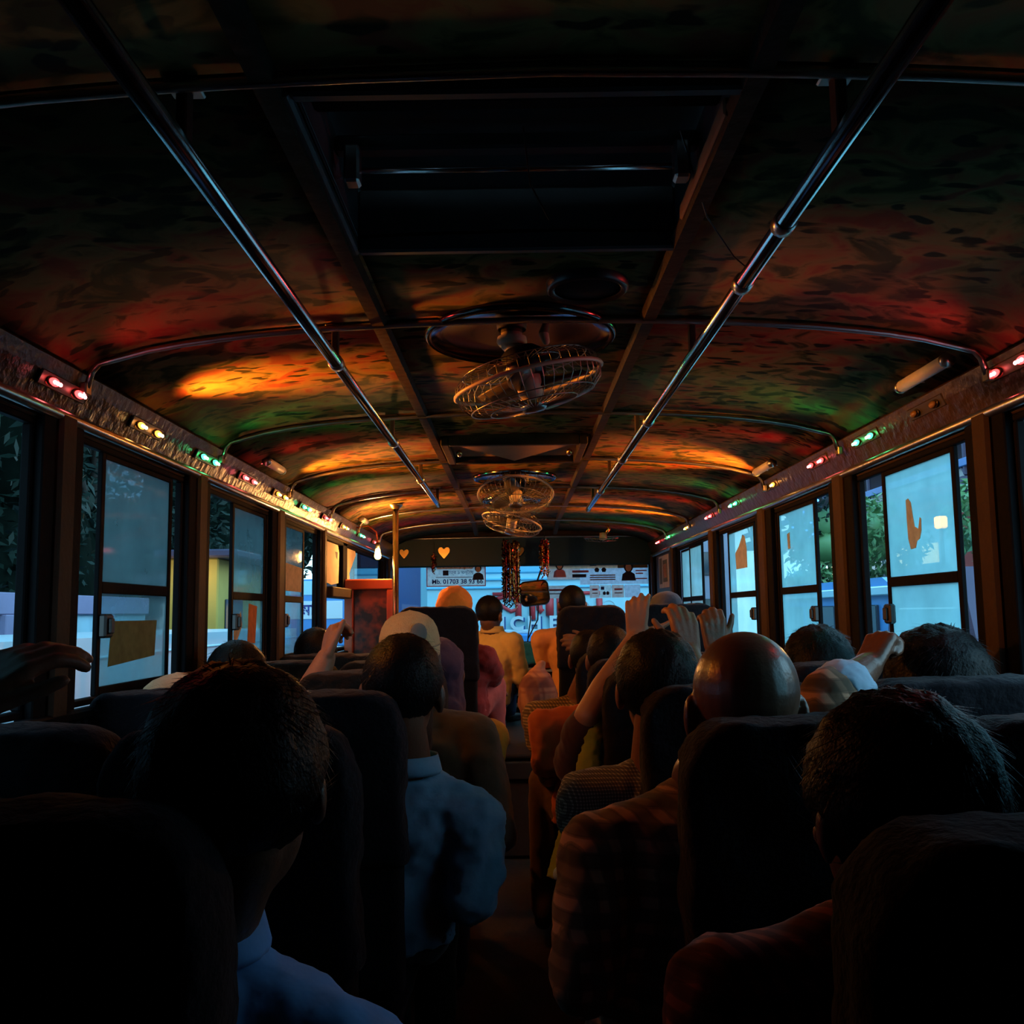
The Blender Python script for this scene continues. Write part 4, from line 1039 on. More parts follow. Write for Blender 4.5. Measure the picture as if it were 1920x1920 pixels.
def soft_cap(material, brim=True):
    def f(t, c, B, hs):
        mb = MB(); mb.ell(c + B @ (V((0, -0.014, 0.052)) * hs), tuple(k * hs for k in (0.088, 0.106, 0.072)), B, 24, 14)
        mb.tube([c + B @ (V((0.09 * math.cos(2 * math.pi * k / 30), 0.108 * math.sin(2 * math.pi * k / 30) - 0.013, 0.032)) * hs) for k in range(30)], 0.009 * hs, 6, False, True)
        if brim: mb.ell(c + B @ (V((0, 0.125, 0.036)) * hs), tuple(k * hs for k in (0.066, 0.055, 0.007)), B, 16, 6)
        organic('cap', mb, material, t, 0.007, 2, disp=0.008, dscale=0.05)
    return f
def scarf(material, drape=True, length=0.22, side=1):
    def f(t, c, B, hs):
        mb = MB(); P = lambda x, y, z: c + B @ (V((x, y, z)) * hs)
        mb.ell(P(0, -0.018, 0.026), tuple(k * hs for k in (0.094, 0.110, 0.100)), B, 24, 14)
        mb.capsule(P(0, -0.02, -0.03), P(0, -0.02, -0.17), 0.088 * hs, 0.10 * hs, 18, 4)
        if drape:
            mb.capsule(P(0.03 * side, -0.08, -0.13), P(0.07 * side, -0.11, -0.13 - length), 0.060 * hs, 0.075 * hs, 14, 4)
            mb.capsule(P(-0.05 * side, -0.08, -0.12), P(-0.09 * side, -0.09, -0.26), 0.055 * hs, 0.06 * hs, 14, 4)
        organic('headscarf', mb, material, t, 0.009, 4, disp=0.016, dscale=0.05, disp2=0.006, dscale2=0.02)
    return f

# ---- tree side -----------------------------------------------------------------
person('man in a mid-blue shirt with thick black hair, nearest head on the tree side', (-0.290, 0.99, 1.075), (-0.43, 1.12, 0.53), hs=1.0, hair='fluffy', shirt='sky_shirt',
       skin='skin2', collar='sky_shirt', rnd=0.11, sh_w=0.19, shoulder_drop=(0.0, 0.06), neck_shift=(-0.055, 0.0), headtilt=-0.04, foldy=0.022)
person('man in a steel-blue collared shirt leaning into the aisle', (-0.270, 2.22, 1.072), (-0.34, 2.34, 0.50), hs=1.10, shoulder_drop=(0.03, 0.045), hair='short', shirt='blue_shirt', sleeve='long', skin='skin2', collar='blue_shirt', rnd=0.22,
       sh_w=0.175, arms={1: dict(elbow=(-0.115, 2.22, 0.60), wrist=(-0.16, 2.42, 0.58))}, headtilt=0.06, foldy=0.034)
person('passenger whose large near hand grips the window seat in front', (-0.82, 1.02, 1.06), (-0.72, 1.12, 0.53), sh_w=0.14, neck_shift=(0.10, 0), hs=1.02, rnd=0.31, shirt='dark_cloth', vox=0.005,
       arms={1: dict(elbow=(-0.80, 1.14, 0.90), wrist=(-0.735, 1.23, 1.135), fdir=(0.66, 0.42, 0.62), palm=(0.15, 0.60, -0.75), thumbside=-1, curl=(0.35, 0.5, 0.4), spread=0.02, thumb=(0.5, 0.3), hscale=1.08)})
person('low passenger wearing a white skull cap by the near tree-side window', (-0.842, 2.34, 0.985), (-0.72, 2.44, 0.45), sh_w=0.12, neck_shift=(0.14, 0), hs=1.02, hair='none', rnd=0.41, extra=prayer_cap('cap_white'), shirt='dark_cloth')
person('man in a cream skull cap with a grey patch and an olive shirt', (-0.330, 2.90, 1.130), (-0.33, 2.93, 0.52), hs=1.04, hair='none', rnd=0.51, extra=prayer_cap('cap_white', True), shirt='olive', sleeve='long', skin='skin2',
       sh_w=0.20, arms={1: dict(elbow=(-0.06, 2.86, 0.60), wrist=(-0.10, 3.06, 0.60))}, fat=1.08)
person('passenger by the window raising an orange-lit forearm', (-0.83, 2.80, 1.055), (-0.73, 2.94, 0.52), sh_w=0.13, neck_shift=(0.10, 0), hs=1.04, rnd=0.61, shirt='mustard', skin='skin3', vox=0.005,
       arms={1: dict(elbow=(-0.600, 2.68, 1.00), wrist=(-0.548, 2.70, 1.130), fdir=(0.10, 0.25, 0.95), palm=(0.75, 0.35, -0.15), thumbside=-1, curl=((1.0, 0.9, 0.5), (1.0, 1.0, 0.5), (1.1, 1.0, 0.5), (1.2, 1.0, 0.5)), spread=0.03, thumb=(0.5, 0.3), hscale=0.92)})
person('woman in a dark purple scarf and ochre dress ahead of the cream cap', (-0.285, 3.46, 1.04), (-0.32, 3.53, 0.50), hs=1.0, hair='none', rnd=0.71, extra=scarf('purple'), shirt='yellow', sleeve='elbow',
       arms={1: dict(elbow=(-0.12, 3.46, 0.66), wrist=(-0.18, 3.62, 0.60))})
person('far passenger with dark hair by the third tree-side window', (-0.842, 3.95, 1.075), (-0.72, 4.09, 0.52), sh_w=0.12, neck_shift=(0.14, 0), hs=1.04, rnd=0.81)
person('woman in a bright orange headscarf and pink clothes on the tall front seat', (-0.33, 4.98, 1.270), (-0.33, 5.04, 0.74), hs=1.04, hair='none', rnd=0.91, extra=scarf('headscarf', False), shirt='rose', sleeve='long', trousers='pink', skin='skin3',
       torso_face=(0.35, 0.93, 0), sh_w=0.17, arms={1: dict(elbow=(-0.135, 5.03, 0.93), wrist=(-0.13, 5.18, 0.86))}, foldy=0.03,
       legs={1: ((-0.125, 5.16, 0.86), (-0.115, 5.18, 0.60)), -1: ((-0.25, 5.22, 0.80), (-0.17, 5.24, 0.60)), 'bare': True})
person('man in a pale yellow shirt seated by the engine cover looking ahead', (-0.178, 6.22, 1.245), (-0.22, 6.18, 0.70), face=(0.45, 0.9, -0.12), hs=1.02, hair='short', rnd=1.01, nl=0.12, shirt='mustard', sleeve='short', trousers='denim', collar='mustard', skin='skin2', torso_face=(0.5, 0.87, 0), sh_w=0.17,
       legs={1: ((-0.055, 6.36, 0.80), (-0.06, 6.40, 0.60)), -1: ((-0.24, 6.48, 0.78), (-0.2, 6.5, 0.60))}, foldy=0.026)
# ---- street side ----------------------------------------------------------------
person('man in a dark red plaid shirt with thick hair, nearest head on the street side', (0.372, 0.95, 1.047), (0.46, 1.0, 0.52), face=(-0.18, 0.98, -0.05), hs=0.955, hair='fluffy', shirt='plaid_red', skin='skin2', rnd=1.11, sh_w=0.165, shoulder_drop=(0.0, 0.0), foldy=0.018, nl=0.125)
person('bald man in a brown plaid shirt with a rolled pale blue cuff', (0.386, 1.62, 1.083), (0.31, 1.73, 0.50), hs=1.14, hair='none', shirt='plaid_brown', sleeve='elbow', skin='skin_bald', rnd=1.21, sh_w=0.20, shoulder_drop=(0.035, 0.03), nl=0.12, fat=1.14, vox=0.005, cuffmat='cuff', neck_shift=(-0.055, 0),
       arms={-1: dict(elbow=(0.105, 1.58, 0.66), wrist=(0.15, 1.82, 0.62), sleeve='long'),
             1: dict(elbow=(0.590, 1.80, 1.075), wrist=(0.705, 1.90, 1.135), fdir=(0.50, 0.45, 0.62), palm=(0.62, 0.25, -0.70), thumbside=1, curl=((1.25, 1.45, 0.9),) * 4, spread=0.0, thumb=(0.35, 0.5), hscale=0.95, cuff=0.12, sleeve='elbow')}, foldy=0.022)
person('man with thick black hair in a fine-checked shirt', (0.334, 2.27, 1.066), (0.40, 2.41, 0.50), hs=1.10, hair='full', shirt='check_fine', sleeve='elbow', skin='skin1', rnd=1.31, vox=0.005, sh_w=0.18,
       arms={-1: dict(elbow=(0.165, 2.28, 0.70), wrist=(0.24, 2.48, 0.68)), 1: dict(elbow=(0.50, 2.44, 0.96), wrist=(0.468, 2.56, 1.135), fdir=(-0.12, 0.15, 0.95), palm=(-0.2, 0.85, -0.1), thumbside=1, curl=((0.35, 0.8, 0.5), (0.3, 0.8, 0.6), (0.3, 0.85, 0.6), (0.4, 0.9, 0.6)), spread=0.05, thumb=(0.7, 0.3), hscale=1.0)}, foldy=0.024)
person('passenger in a dark maroon tee raising a bare forearm and open hand', (0.36, 2.92, 1.03), (0.40, 3.02, 0.50), hs=1.02, hair='short', shirt='maroon', skin='skin3', rnd=1.41, vox=0.005,
       arms={-1: dict(elbow=(0.205, 2.80, 0.945), wrist=(0.362, 2.86, 1.172), fdir=(0.05, -0.05, 0.99), palm=(0.15, 0.95, 0.05), thumbside=-1, curl=((0.0, 0.7, 0.5), (0.1, 0.8, 0.6), (0.15, 0.85, 0.6), (0.1, 0.8, 0.6)), spread=0.10, thumb=(1.25, 0.0), hscale=0.88, sleeve='short')})
person('short-haired man by the window ahead of the clenched fist', (0.853, 2.68, 1.068), (0.83, 2.78, 0.52), sh_w=0.14, neck_shift=(-0.01, 0), face=(0.3, 0.95, 0), hs=1.08, hair='full', rnd=1.51, vox=0.005, skin='skin2', shirt='dark_cloth',
       arms={-1: dict(elbow=(0.68, 2.84, 0.96), wrist=(0.630, 3.00, 1.125), fdir=(-0.02, 0.15, 0.95), palm=(-0.1, 0.9, -0.2), thumbside=-1, curl=((0.5, 0.9, 0.6),) * 4, spread=0.03, thumb=(0.6, 0.4), hscale=1.05)})
person('man with ruffled black hair against the near frosted window', (0.895, 2.03, 1.066), (0.83, 2.16, 0.52), sh_w=0.14, neck_shift=(-0.06, 0), hs=1.14, hair='fluffy', rnd=1.61, skin='skin2', shirt='dark_cloth')
person('man in an orange shirt bending into the aisle', (0.345, 3.50, 1.075), (0.30, 3.61, 0.50), hs=1.02, hair='short', rnd=1.71, shirt='orange_cloth', trousers='brown_trouser', skin='skin1', sh_w=0.19,
       arms={-1: dict(elbow=(0.105, 3.50, 0.68), wrist=(0.12, 3.70, 0.60))}, legs={-1: ((0.10, 3.70, 0.60), (0.085, 3.74, 0.12)), 1: ((0.32, 3.78, 0.52), (0.30, 3.80, 0.1))}, neck_shift=(-0.05, 0), foldy=0.028)
person('man in beige checks gripping the seat ahead with orange-lit fingers', (0.315, 4.12, 1.05), (0.28, 4.22, 0.50), hs=1.02, hair='short', rnd=1.81, shirt='check_beige', skin='skin1', sh_w=0.19, vox=0.005, trousers='brown_trouser',
       arms={-1: dict(elbow=(0.10, 4.12, 0.66), wrist=(0.14, 4.3, 0.62)), 1: dict(elbow=(0.50, 4.30, 0.98), wrist=(0.36, 4.42, 1.10), fdir=(-0.95, 0.1, 0.12), palm=(0, 0.9, -0.35), thumbside=-1, curl=(0.2, 0.35, 0.3), spread=0.08, thumb=(0.5, 0.3), hscale=0.95)}, neck_shift=(-0.04, 0))
person('driver with cropped black hair and an apricot shirt', (0.354, 5.97, 1.300), (0.40, 5.95, 0.74), hs=1.04, hair='crop', rnd=1.91, nl=0.15, shirt='orange_pale', sleeve='short', skin='skin2', sh_w=0.20,
       arms={-1: dict(elbow=(0.175, 6.02, 0.93), wrist=(0.24, 6.22, 0.93)), 1: dict(elbow=(0.62, 6.05, 0.95), wrist=(0.52, 6.28, 1.0))}, legs={-1: ((0.30, 6.30, 0.74), (0.31, 6.42, 0.30)), 1: ((0.50, 6.32, 0.74), (0.50, 6.45, 0.30))})
person('person in a grey cap at the front street-side window', (0.842, 5.30, 1.235), (0.84, 5.32, 0.72), sh_w=0.14, hs=1.03, hair='none', rnd=2.01, extra=soft_cap('grey_cap'), shirt='purple', skin='skin2')
# ================================================================== fittings at the front
# orange cabinet / partition
cb = thing('wood_cabinet', 'orange-red framed wooden cabinet with a sooty panel beside the pole', 'cabinet', (-0.86, 5.36, 0.0))
MB().bbox((-0.965, 5.34, 0.0), (-0.72, 5.60, 1.43), 0.006).build('cabinet_body', 'orange_wood', cb)
for a, b_ in (((-0.975, 1.395), (-0.70, 1.455)), ((-0.975, 0.30), (-0.925, 1.395)), ((-0.735, 0.30), (-0.70, 1.395)), ((-0.925, 0.30), (-0.735, 0.36))):
    MB().bbox((a[0], 5.30, a[1]), (b_[0], 5.342, b_[1]), 0.006).build('frame_bar', 'orange_wood', cb)
MB().bbox((-0.925, 5.325, 0.36), (-0.735, 5.342, 1.395), 0.002).build('sooty_panel', 'sooty', cb)
# rear-view mirror
rm = thing('rear_view_mirror', 'black framed rear-view mirror hanging in front of the windscreen', 'mirror', (0.137, 7.12, 1.50))
tl = Matrix.Rotation(math.radians(-6), 3, 'Y') @ Matrix.Rotation(math.radians(-8), 3, 'X')
def rrect(w_, h_, rc, n=5):
    out = []
    for cx, cz, a0 in ((w_ / 2 - rc, h_ / 2 - rc, 0), (-w_ / 2 + rc, h_ / 2 - rc, 90), (-w_ / 2 + rc, -h_ / 2 + rc, 180), (w_ / 2 - rc, -h_ / 2 + rc, 270)):
        for i in range(n + 1):
            a = math.radians(a0 + 90 * i / n); out.append((cx + rc * math.cos(a), cz + rc * math.sin(a)))
    return out
mc = V((0.137, 7.10, 1.402))
MB().prism(rrect(0.225, 0.190, 0.045), lambda u, v_, d: mc + tl @ V((u, d, v_)), 0.0, 0.035).build('mirror_housing', 'black_plastic', rm)
MB().prism(rrect(0.200, 0.165, 0.035), lambda u, v_, d: mc + tl @ V((u, d, v_)), -0.004, 0.002).build('mirror_glass', 'mirror', rm)
MB().tube([(0.16, 7.13, 1.49), (0.20, 7.20, 1.60), (0.22, 7.34, 1.68)], 0.007, 8).build('arm', 'black_plastic', rm, True)
MB().tube([(0.10, 7.12, 1.315), (0.105, 7.12, 1.20), (0.085, 7.11, 1.08), (0.08, 7.11, 1.03)], 0.005, 6).build('cable', 'black_plastic', rm, True)
MB().tube([(0.165, 7.12, 1.315), (0.160, 7.12, 1.20), (0.11, 7.11, 1.11), (0.085, 7.11, 1.06)], 0.005, 6).build('cable', 'black_plastic', rm, True)
# tinsel garlands
def tinsel(x, y, z0, z1, w_, n, lab, mats):
    t = thing('tinsel_garland', lab, 'garland', (x, y, z0), 'tinsel garlands by the windscreen')
    for mi, mt in enumerate(mats):
        mb = MB(); R_ = random.Random(int((x + y) * 100) + mi)
        for _ in range(n):
            px = x + R_.uniform(-w_, w_); py = y + R_.uniform(-0.03, 0.03); za = z0 - R_.uniform(0, 0.06); zb_ = z1 + R_.uniform(0, 0.16)
            k = 0; z = za
            while z > zb_:
                k += 1; d = V((R_.uniform(-1, 1), R_.uniform(-1, 1), R_.uniform(-1, 1))).normalized(); e = d.orthogonal().normalized()
                c = V((px + R_.uniform(-0.008, 0.008), py + R_.uniform(-0.008, 0.008), z)); s1 = R_.uniform(0.005, 0.014); s2 = 0.0055
                mb.add([c - d * s1 - e * s2, c + d * s1 - e * s2, c + d * s1 + e * s2, c - d * s1 + e * s2], [(0, 1, 2, 3)])
                z -= R_.uniform(0.006, 0.016)
            mb.tube([(px, py, za), (px, py, zb_)], 0.0012, 3, False)
        ob = mb.build('tinsel_strands', mt, t); ob['kind'] = 'stuff'
    MB().tube([(x, y, z0 - 0.01), (x, y, z0 + 0.07)], 0.002, 5).build('hanging_thread', 'black_plastic', t)
tinsel(-0.035, 6.95, 1.80, 1.28, 0.060, 16, 'long gold and red tinsel garland hanging beside the mirror', ['gold_foil', 'red_foil', 'dark_foil'])
tinsel(0.215, 6.95, 1.80, 1.50, 0.035, 9, 'short red tinsel tassel above the mirror', ['red_foil', 'gold_foil'])
tinsel(-0.645, 7.345, 1.74, 1.55, 0.022, 7, 'small red and gold tinsel tassel over the hair advert', ['red_foil', 'gold_foil'])
def heart(x, z, s, lab):
    t = thing('foil_ornament', lab, 'ornament', (x, 7.34, z), 'small foil ornaments on the header')
    poly = [(0, -0.05), (0.02, -0.03), (0.042, 0.0), (0.046, 0.022), (0.036, 0.038), (0.018, 0.04), (0, 0.024), (-0.018, 0.04), (-0.036, 0.038), (-0.046, 0.022), (-0.042, 0.0), (-0.02, -0.03)]
    MB().prism([(u * s, v_ * s) for u, v_ in poly], lambda u, v_, d: V((x + u, 7.35 - d, z + v_)), 0.0, 0.012).build('foil_heart', 'gold_foil', t)
    MB().tube([(x, 7.35, z + 0.03 * s), (x, 7.36, z + 0.06 * s)], 0.002, 5).build('pin', 'dull_chrome', t)
heart(-0.565, 1.735, 1.0, 'gold foil heart on the teal header next to the small tassel'); heart(-0.88, 1.73, 0.8, 'small gold foil heart near the pole'); heart(0.03, 1.735, 0.8, 'small gold foil heart behind the long tinsel')
# ---- posters -------------------------------------------------------------------
YP = YF + 0.002
def front(x, z): return lambda u, v_, d: V((x + u, YP - d, z + v_))
def rect(mbfn, u0, v0, u1, v1, d0, d1): return MB().add([mbfn(u0, v0, d1), mbfn(u1, v0, d1), mbfn(u1, v1, d1), mbfn(u0, v1, d1)], [(0, 1, 2, 3)])   # a printed sheet
def portrait(t, fn, u, v_, s, hairmat='ink', bodymat='ink', d=0.003, female=False):
    ell = lambda cu, cv, ru, rv, n=14: [(u + s * (cu + ru * math.cos(2 * math.pi * k / n)), v_ + s * (cv + rv * math.sin(2 * math.pi * k / n))) for k in range(n)]
    MB().prism([(u + s * a, v_ + s * b_) for a, b_ in ((-0.6, -0.9), (0.6, -0.9), (0.5, -0.35), (0.2, -0.15), (-0.2, -0.15), (-0.5, -0.35))], fn, 0.001, d).build('portrait_shoulders', bodymat, t)
    MB().prism(ell(0, 0.32, 0.36 if not female else 0.40, 0.42 if not female else 0.55), fn, 0.001, d + 0.0005).build('portrait_hair', hairmat, t)
    MB().prism(ell(0.0, 0.20, 0.25, 0.33), fn, 0.001, d + 0.001).build('portrait_face', 'skin_print', t)
# hair advert
pt = thing('hair_advert', 'white hair-treatment advert with a portrait and blue phone number on the windscreen', 'poster', (-0.49, YP, 1.55))
fn = front(-0.475, 1.565)
for q in ((-0.235, -0.098, 0.235, -0.090), (-0.235, 0.090, 0.235, 0.098), (-0.235, -0.09, -0.228, 0.09), (0.228, -0.09, 0.235, 0.09)): rect(fn, *q, 0.0, 0.0008).build('red_border', 'ink_red', pt)
rect(fn, -0.228, -0.092, 0.228, 0.090, 0.0008, 0.0014).build('paper', 'poster_white', pt)
rect(fn, -0.15, 0.040, 0.13, 0.086, 0.0014, 0.0018).build('peach_band', 'poster_peach', pt)
text_mesh('টাক মাথায় চুল !', 0.046, fn and (lambda u, v_, d: front(-0.475 - 0.01, 1.565 + 0.062)(u, v_, d)), 0.0022, 'headline', 'ink_orange', pt, bold=0.0008)
text_mesh('মাত্র ১ ঘন্টায়', 0.036, lambda u, v_, d: front(-0.475 + 0.03, 1.565 + 0.012)(u, v_, d), 0.0022, 'subline', 'ink_blue', pt)
rect(fn, -0.105, -0.010, -0.060, 0.030, 0.0014, 0.0022).build('printed_square', 'ink', pt)
rect(fn, -0.16, -0.028, 0.13, -0.022, 0.0014, 0.002).build('fine_print', 'ink_grey', pt)
text_mesh('Mb. 01703 38 93 66', 0.050, lambda u, v_, d: front(-0.475 + 0.01, 1.565 - 0.060)(u, v_, d), 0.0022, 'phone_number', 'ink_blue', pt, bold=0.0012)
portrait(pt, fn, 0.175, 0.020, 0.075, d=0.003)
# twin beauty advert
pt = thing('beauty_advert', 'wide peach and lilac beauty advert with two women on the windscreen', 'poster', (0.64, YP, 1.58))
fn = front(0.645, 1.585)
rect(fn, -0.14, -0.118, 0.40, 0.010, 0.0, 0.001).build('paper', 'poster_lilac', pt)
rect(fn, -0.40, 0.010, 0.16, 0.118, 0.001, 0.0016).build('peach_band', 'poster_peach', pt)
rect(fn, 0.16, 0.010, 0.40, 0.118, 0.001, 0.0016).build('dark_band', 'brown_card', pt)
rect(fn, -0.40, -0.075, -0.14, 0.010, 0.001, 0.0016).build('rose_band', 'poster_rose', pt)
portrait(pt, fn, -0.30, 0.020, 0.085, 'ink', 'ink_pink', 0.004, True); portrait(pt, fn, 0.245, -0.005, 0.095, 'ink', 'ink', 0.004, True)
rect(fn, -0.20, -0.022, -0.07, -0.004, 0.0016, 0.0024).build('pink_strip', 'ink_pink', pt); rect(fn, -0.20, -0.060, -0.09, -0.034, 0.0016, 0.0024).build('dark_strip', 'ink', pt)
for k, (u0, u1, v_) in enumerate(((-0.02, 0.14, 0.092), (-0.10, 0.14, 0.070), (-0.2, -0.08, 0.08), (-0.2, -0.09, 0.05), (0.30, 0.39, -0.012), (0.30, 0.36, -0.034), (0.30, 0.39, -0.075), (-0.06, 0.14, -0.045), (-0.06, 0.14, -0.062), (-0.06, 0.14, -0.079))):
    rect(fn, u0, v_ - 0.005, u1, v_ + 0.005, 0.0016, 0.0024).build('print_line', ['ink_orange', 'ink_orange', 'brown_card', 'brown_card', 'ink_pink', 'ink_pink', 'ink_pink', 'ink_grey', 'ink_grey', 'ink_grey'][k], pt)
rect(fn, -0.06, 0.030, -0.01, 0.058, 0.0016, 0.0024).build('printed_square', 'ink', pt)
for u in (-0.005, 0.05):
    MB().prism([(u - 0.012, -0.020), (u + 0.012, -0.020), (u + 0.020, 0.0), (u + 0.008, 0.016), (u - 0.008, 0.016), (u - 0.020, 0.0)], fn, 0.0016, 0.0026).build('hair_sketch', 'ink', pt)
# lower row of small bills
pt = thing('small_bills', 'row of small pink and white bills under the wide advert', 'poster', (0.62, YP, 1.42))
fn = front(0.60, 1.415)
for u0, u1, mt in ((-0.36, -0.20, 'poster_rose'), (-0.02, 0.055, 'poster_rose'), (0.06, 0.15, 'poster_white'), (0.155, 0.25, 'poster_rose'), (0.255, 0.38, 'poster_lilac')):
    b_ = rect(fn, u0, -0.052, u1, 0.048, 0.0, 0.001).build('bill', mt, pt)
    if mt == 'poster_rose': rect(fn, u0 + 0.02, 0.006, u1 - 0.012, 0.02, 0.001, 0.0018).build('red_line', 'ink_red', b_); rect(fn, u0 + 0.02, -0.02, u1 - 0.012, -0.012, 0.001, 0.0018).build('grey_line', 'ink_grey', b_)
    if mt == 'poster_white':
        rect(fn, u0 + 0.008, 0.01, u0 + 0.035, 0.035, 0.001, 0.0018).build('printed_square', 'ink_blue', b_)
        for u in (u0 + 0.035, u0 + 0.062): MB().prism([(u - 0.009, -0.03), (u + 0.009, -0.03), (u + 0.013, -0.012), (u, 0.0), (u - 0.013, -0.012)], fn, 0.001, 0.002).build('hair_sketch', 'ink', b_)
# side notices
def side_rect(side, y0, y1, z0, z1, off0, off1):
    x = XL if side < 0 else XR
    return MB().box((min(x - side * off0, x - side * off1), y0, z0), (max(x - side * off0, x - side * off1), y1, z1))
pt = thing('side_notice', 'framed paper notice on the street-side cab board', 'poster', (XR, 6.85, 1.5))
side_rect(1, 6.60, 7.05, 1.42, 1.655, 0.0, 0.002).build('paper', 'paper', pt); side_rect(1, 6.66, 6.86, 1.46, 1.62, 0.002, 0.003).build('printed_picture', 'brown_card', pt); side_rect(1, 6.69, 6.83, 1.49, 1.59, 0.003, 0.0036).build('printed_portrait', 'poster_peach', pt); side_rect(1, 6.90, 7.02, 1.45, 1.64, 0.002, 0.003).build('print_block', 'brown_card', pt)
pt = thing('peeling_notice', 'orange-lit peeling paper notice by the cab on the tree side', 'poster', (XL, 5.0, 1.5))
MB().prism([(4.79, 1.43), (5.0, 1.415), (5.2, 1.43), (5.22, 1.60), (5.18, 1.64), (4.80, 1.64)], lambda u, v_, d: V((XL - 0.012 + d, u, v_)), 0.0, 0.003).build('paper', 'paper', pt)
for z in (1.62, 1.60, 1.58, 1.56, 1.54, 1.52, 1.50): MB().box((XL - 0.009, 4.82, z - 0.004), (XL - 0.0082, 4.87, z + 0.004)).build('print_line', 'ink', pt)
MB().prism([(5.10, 1.60), (5.17, 1.60), (5.16, 1.56), (5.13, 1.57)], lambda u, v_, d: V((XL - 0.009 + d, u, v_)), 0.0, 0.001).build('torn_hole', 'ink', pt)
pt = thing('pale_sticker', 'pale torn sticker on the glossy cab pane', 'sticker', (XL, 5.6, 1.5))
MB().prism([(5.44, 1.41), (5.60, 1.40), (5.56, 1.50), (5.78, 1.62), (5.76, 1.645), (5.44, 1.645)], lambda u, v_, d: V((XL - 0.015 + d, u, v_)), 0.0, 0.002).build('paper', 'paper', pt)
# residue and stickers on window panes (flat paper on glass)
def pane_sticker(name, side, poly, material, lab, off=0.004):
    x = (XL if side < 0 else XR)
    mb = MB().prism(poly, lambda u, v_, d: V((x + side * (off - d), u, v_)), 0.0, 0.0012)
    ob = mb.build(name, material, None); return tag(ob, lab, 'sticker', 'paper scraps on the window panes')
pane_sticker('paper_residue', 1, [(2.588, 1.548), (2.572, 1.551), (2.556, 1.538), (2.548, 1.50), (2.540, 1.470), (2.518, 1.462), (2.505, 1.492), (2.497, 1.488), (2.500, 1.455), (2.512, 1.435), (2.530, 1.430), (2.540, 1.412), (2.572, 1.410), (2.586, 1.44), (2.588, 1.50)], 'thin_tan', 'tan paper residue on the near frosted street-side pane', 0.0095)
pane_sticker('paper_residue', 1, [(4.40, 1.45), (4.62, 1.45), (4.63, 1.53), (4.55, 1.56), (4.47, 1.61), (4.43, 1.60), (4.40, 1.54)], 'thin_tan', 'tan torn sticker on the third frosted street-side pane', 0.0095)
pane_sticker('paper_residue', 1, [(3.70, 1.49), (3.73, 1.49), (3.735, 1.55), (3.70, 1.555)], 'thin_tan', 'small tan scrap on the second frosted street-side pane', 0.0095)
pane_sticker('card_patch', -1, [(2.275, 1.135), (2.565, 1.150), (2.575, 1.245), (2.29, 1.245)], 'thin_brown', 'square brown card stuck low on the near tree-side sash', 0.0095)
pane_sticker('paper_residue', -1, [(3.45, 1.16), (3.55, 1.15), (3.57, 1.29), (3.46, 1.30)], 'thin_orange', 'torn orange sticker low on the second tree-side sash', 0.0095)
pane_sticker('paper_residue', -1, [(3.29, 1.14), (3.38, 1.22), (3.36, 1.27), (3.28, 1.20)], 'thin_tan', 'narrow tan scrap low on the second tree-side sash', 0.0095)
pane_sticker('paper_residue', -1, [(4.0, 1.36), (4.30, 1.36), (4.31, 1.47), (4.0, 1.48)], 'thin_tan', 'pale printed bill on the third tree-side sash', 0.0095)
# bundle and cloths in the aisle
bd = thing('cloth_bundle', 'round checked cloth bundle beside the engine cover', 'bundle', (0.115, 5.45, 0.526))
organic('bundle_cloth', MB().ell((0.115, 5.46, 0.735), (0.115, 0.15, 0.205), None, 20, 12).capsule((0.12, 5.45, 0.90), (0.14, 5.46, 0.95), 0.05, 0.03), 'plaid_lungi', bd, 0.010, 3, disp=0.035, dscale=0.09)
gc = thing('green_cloth', 'yellow-green cloth strip hanging over a seat edge in the aisle', 'cloth', (0.20, 2.72, 0.45))
mb = MB(); rg = []
for i in range(13):
    f_ = i / 12; c = V((0.225 - 0.10 * f_ ** 1.2, 2.79 - 0.10 * f_, 0.94 - 0.42 * f_)); wd = 0.022 + 0.03 * f_
    rg.append([c + V((wd * math.cos(2 * math.pi * k / 12) + 0.008 * math.sin(3 * k), (0.012 + 0.02 * f_) * math.sin(2 * math.pi * k / 12), 0)) for k in range(12)])
mb.rings(rg); organic('draped_strip', mb, 'green_cloth', gc, 0.006, 2, disp=0.012, dscale=0.03)
fr = MB()
bp_ = thing('blue_strap', 'pale blue strap end sticking out below the green cloth', 'strap', (0.13, 2.45, 0.58))
organic('strap_end', MB().capsule((0.10, 2.42, 0.60), (0.20, 2.50, 0.645), 0.020, 0.016), 'cuff', bp_, 0.005, 2)
# sandal of the woman in pink
sd_ = thing('sandal', 'dark flat sandal under the bare foot on the engine cover', 'sandal', (-0.11, 5.22, 0.526))
organic('sole', MB().bbox((-0.155, 5.14, 0.525), (-0.065, 5.36, 0.543), 0.008), 'rubber', sd_, 0.006, 2)

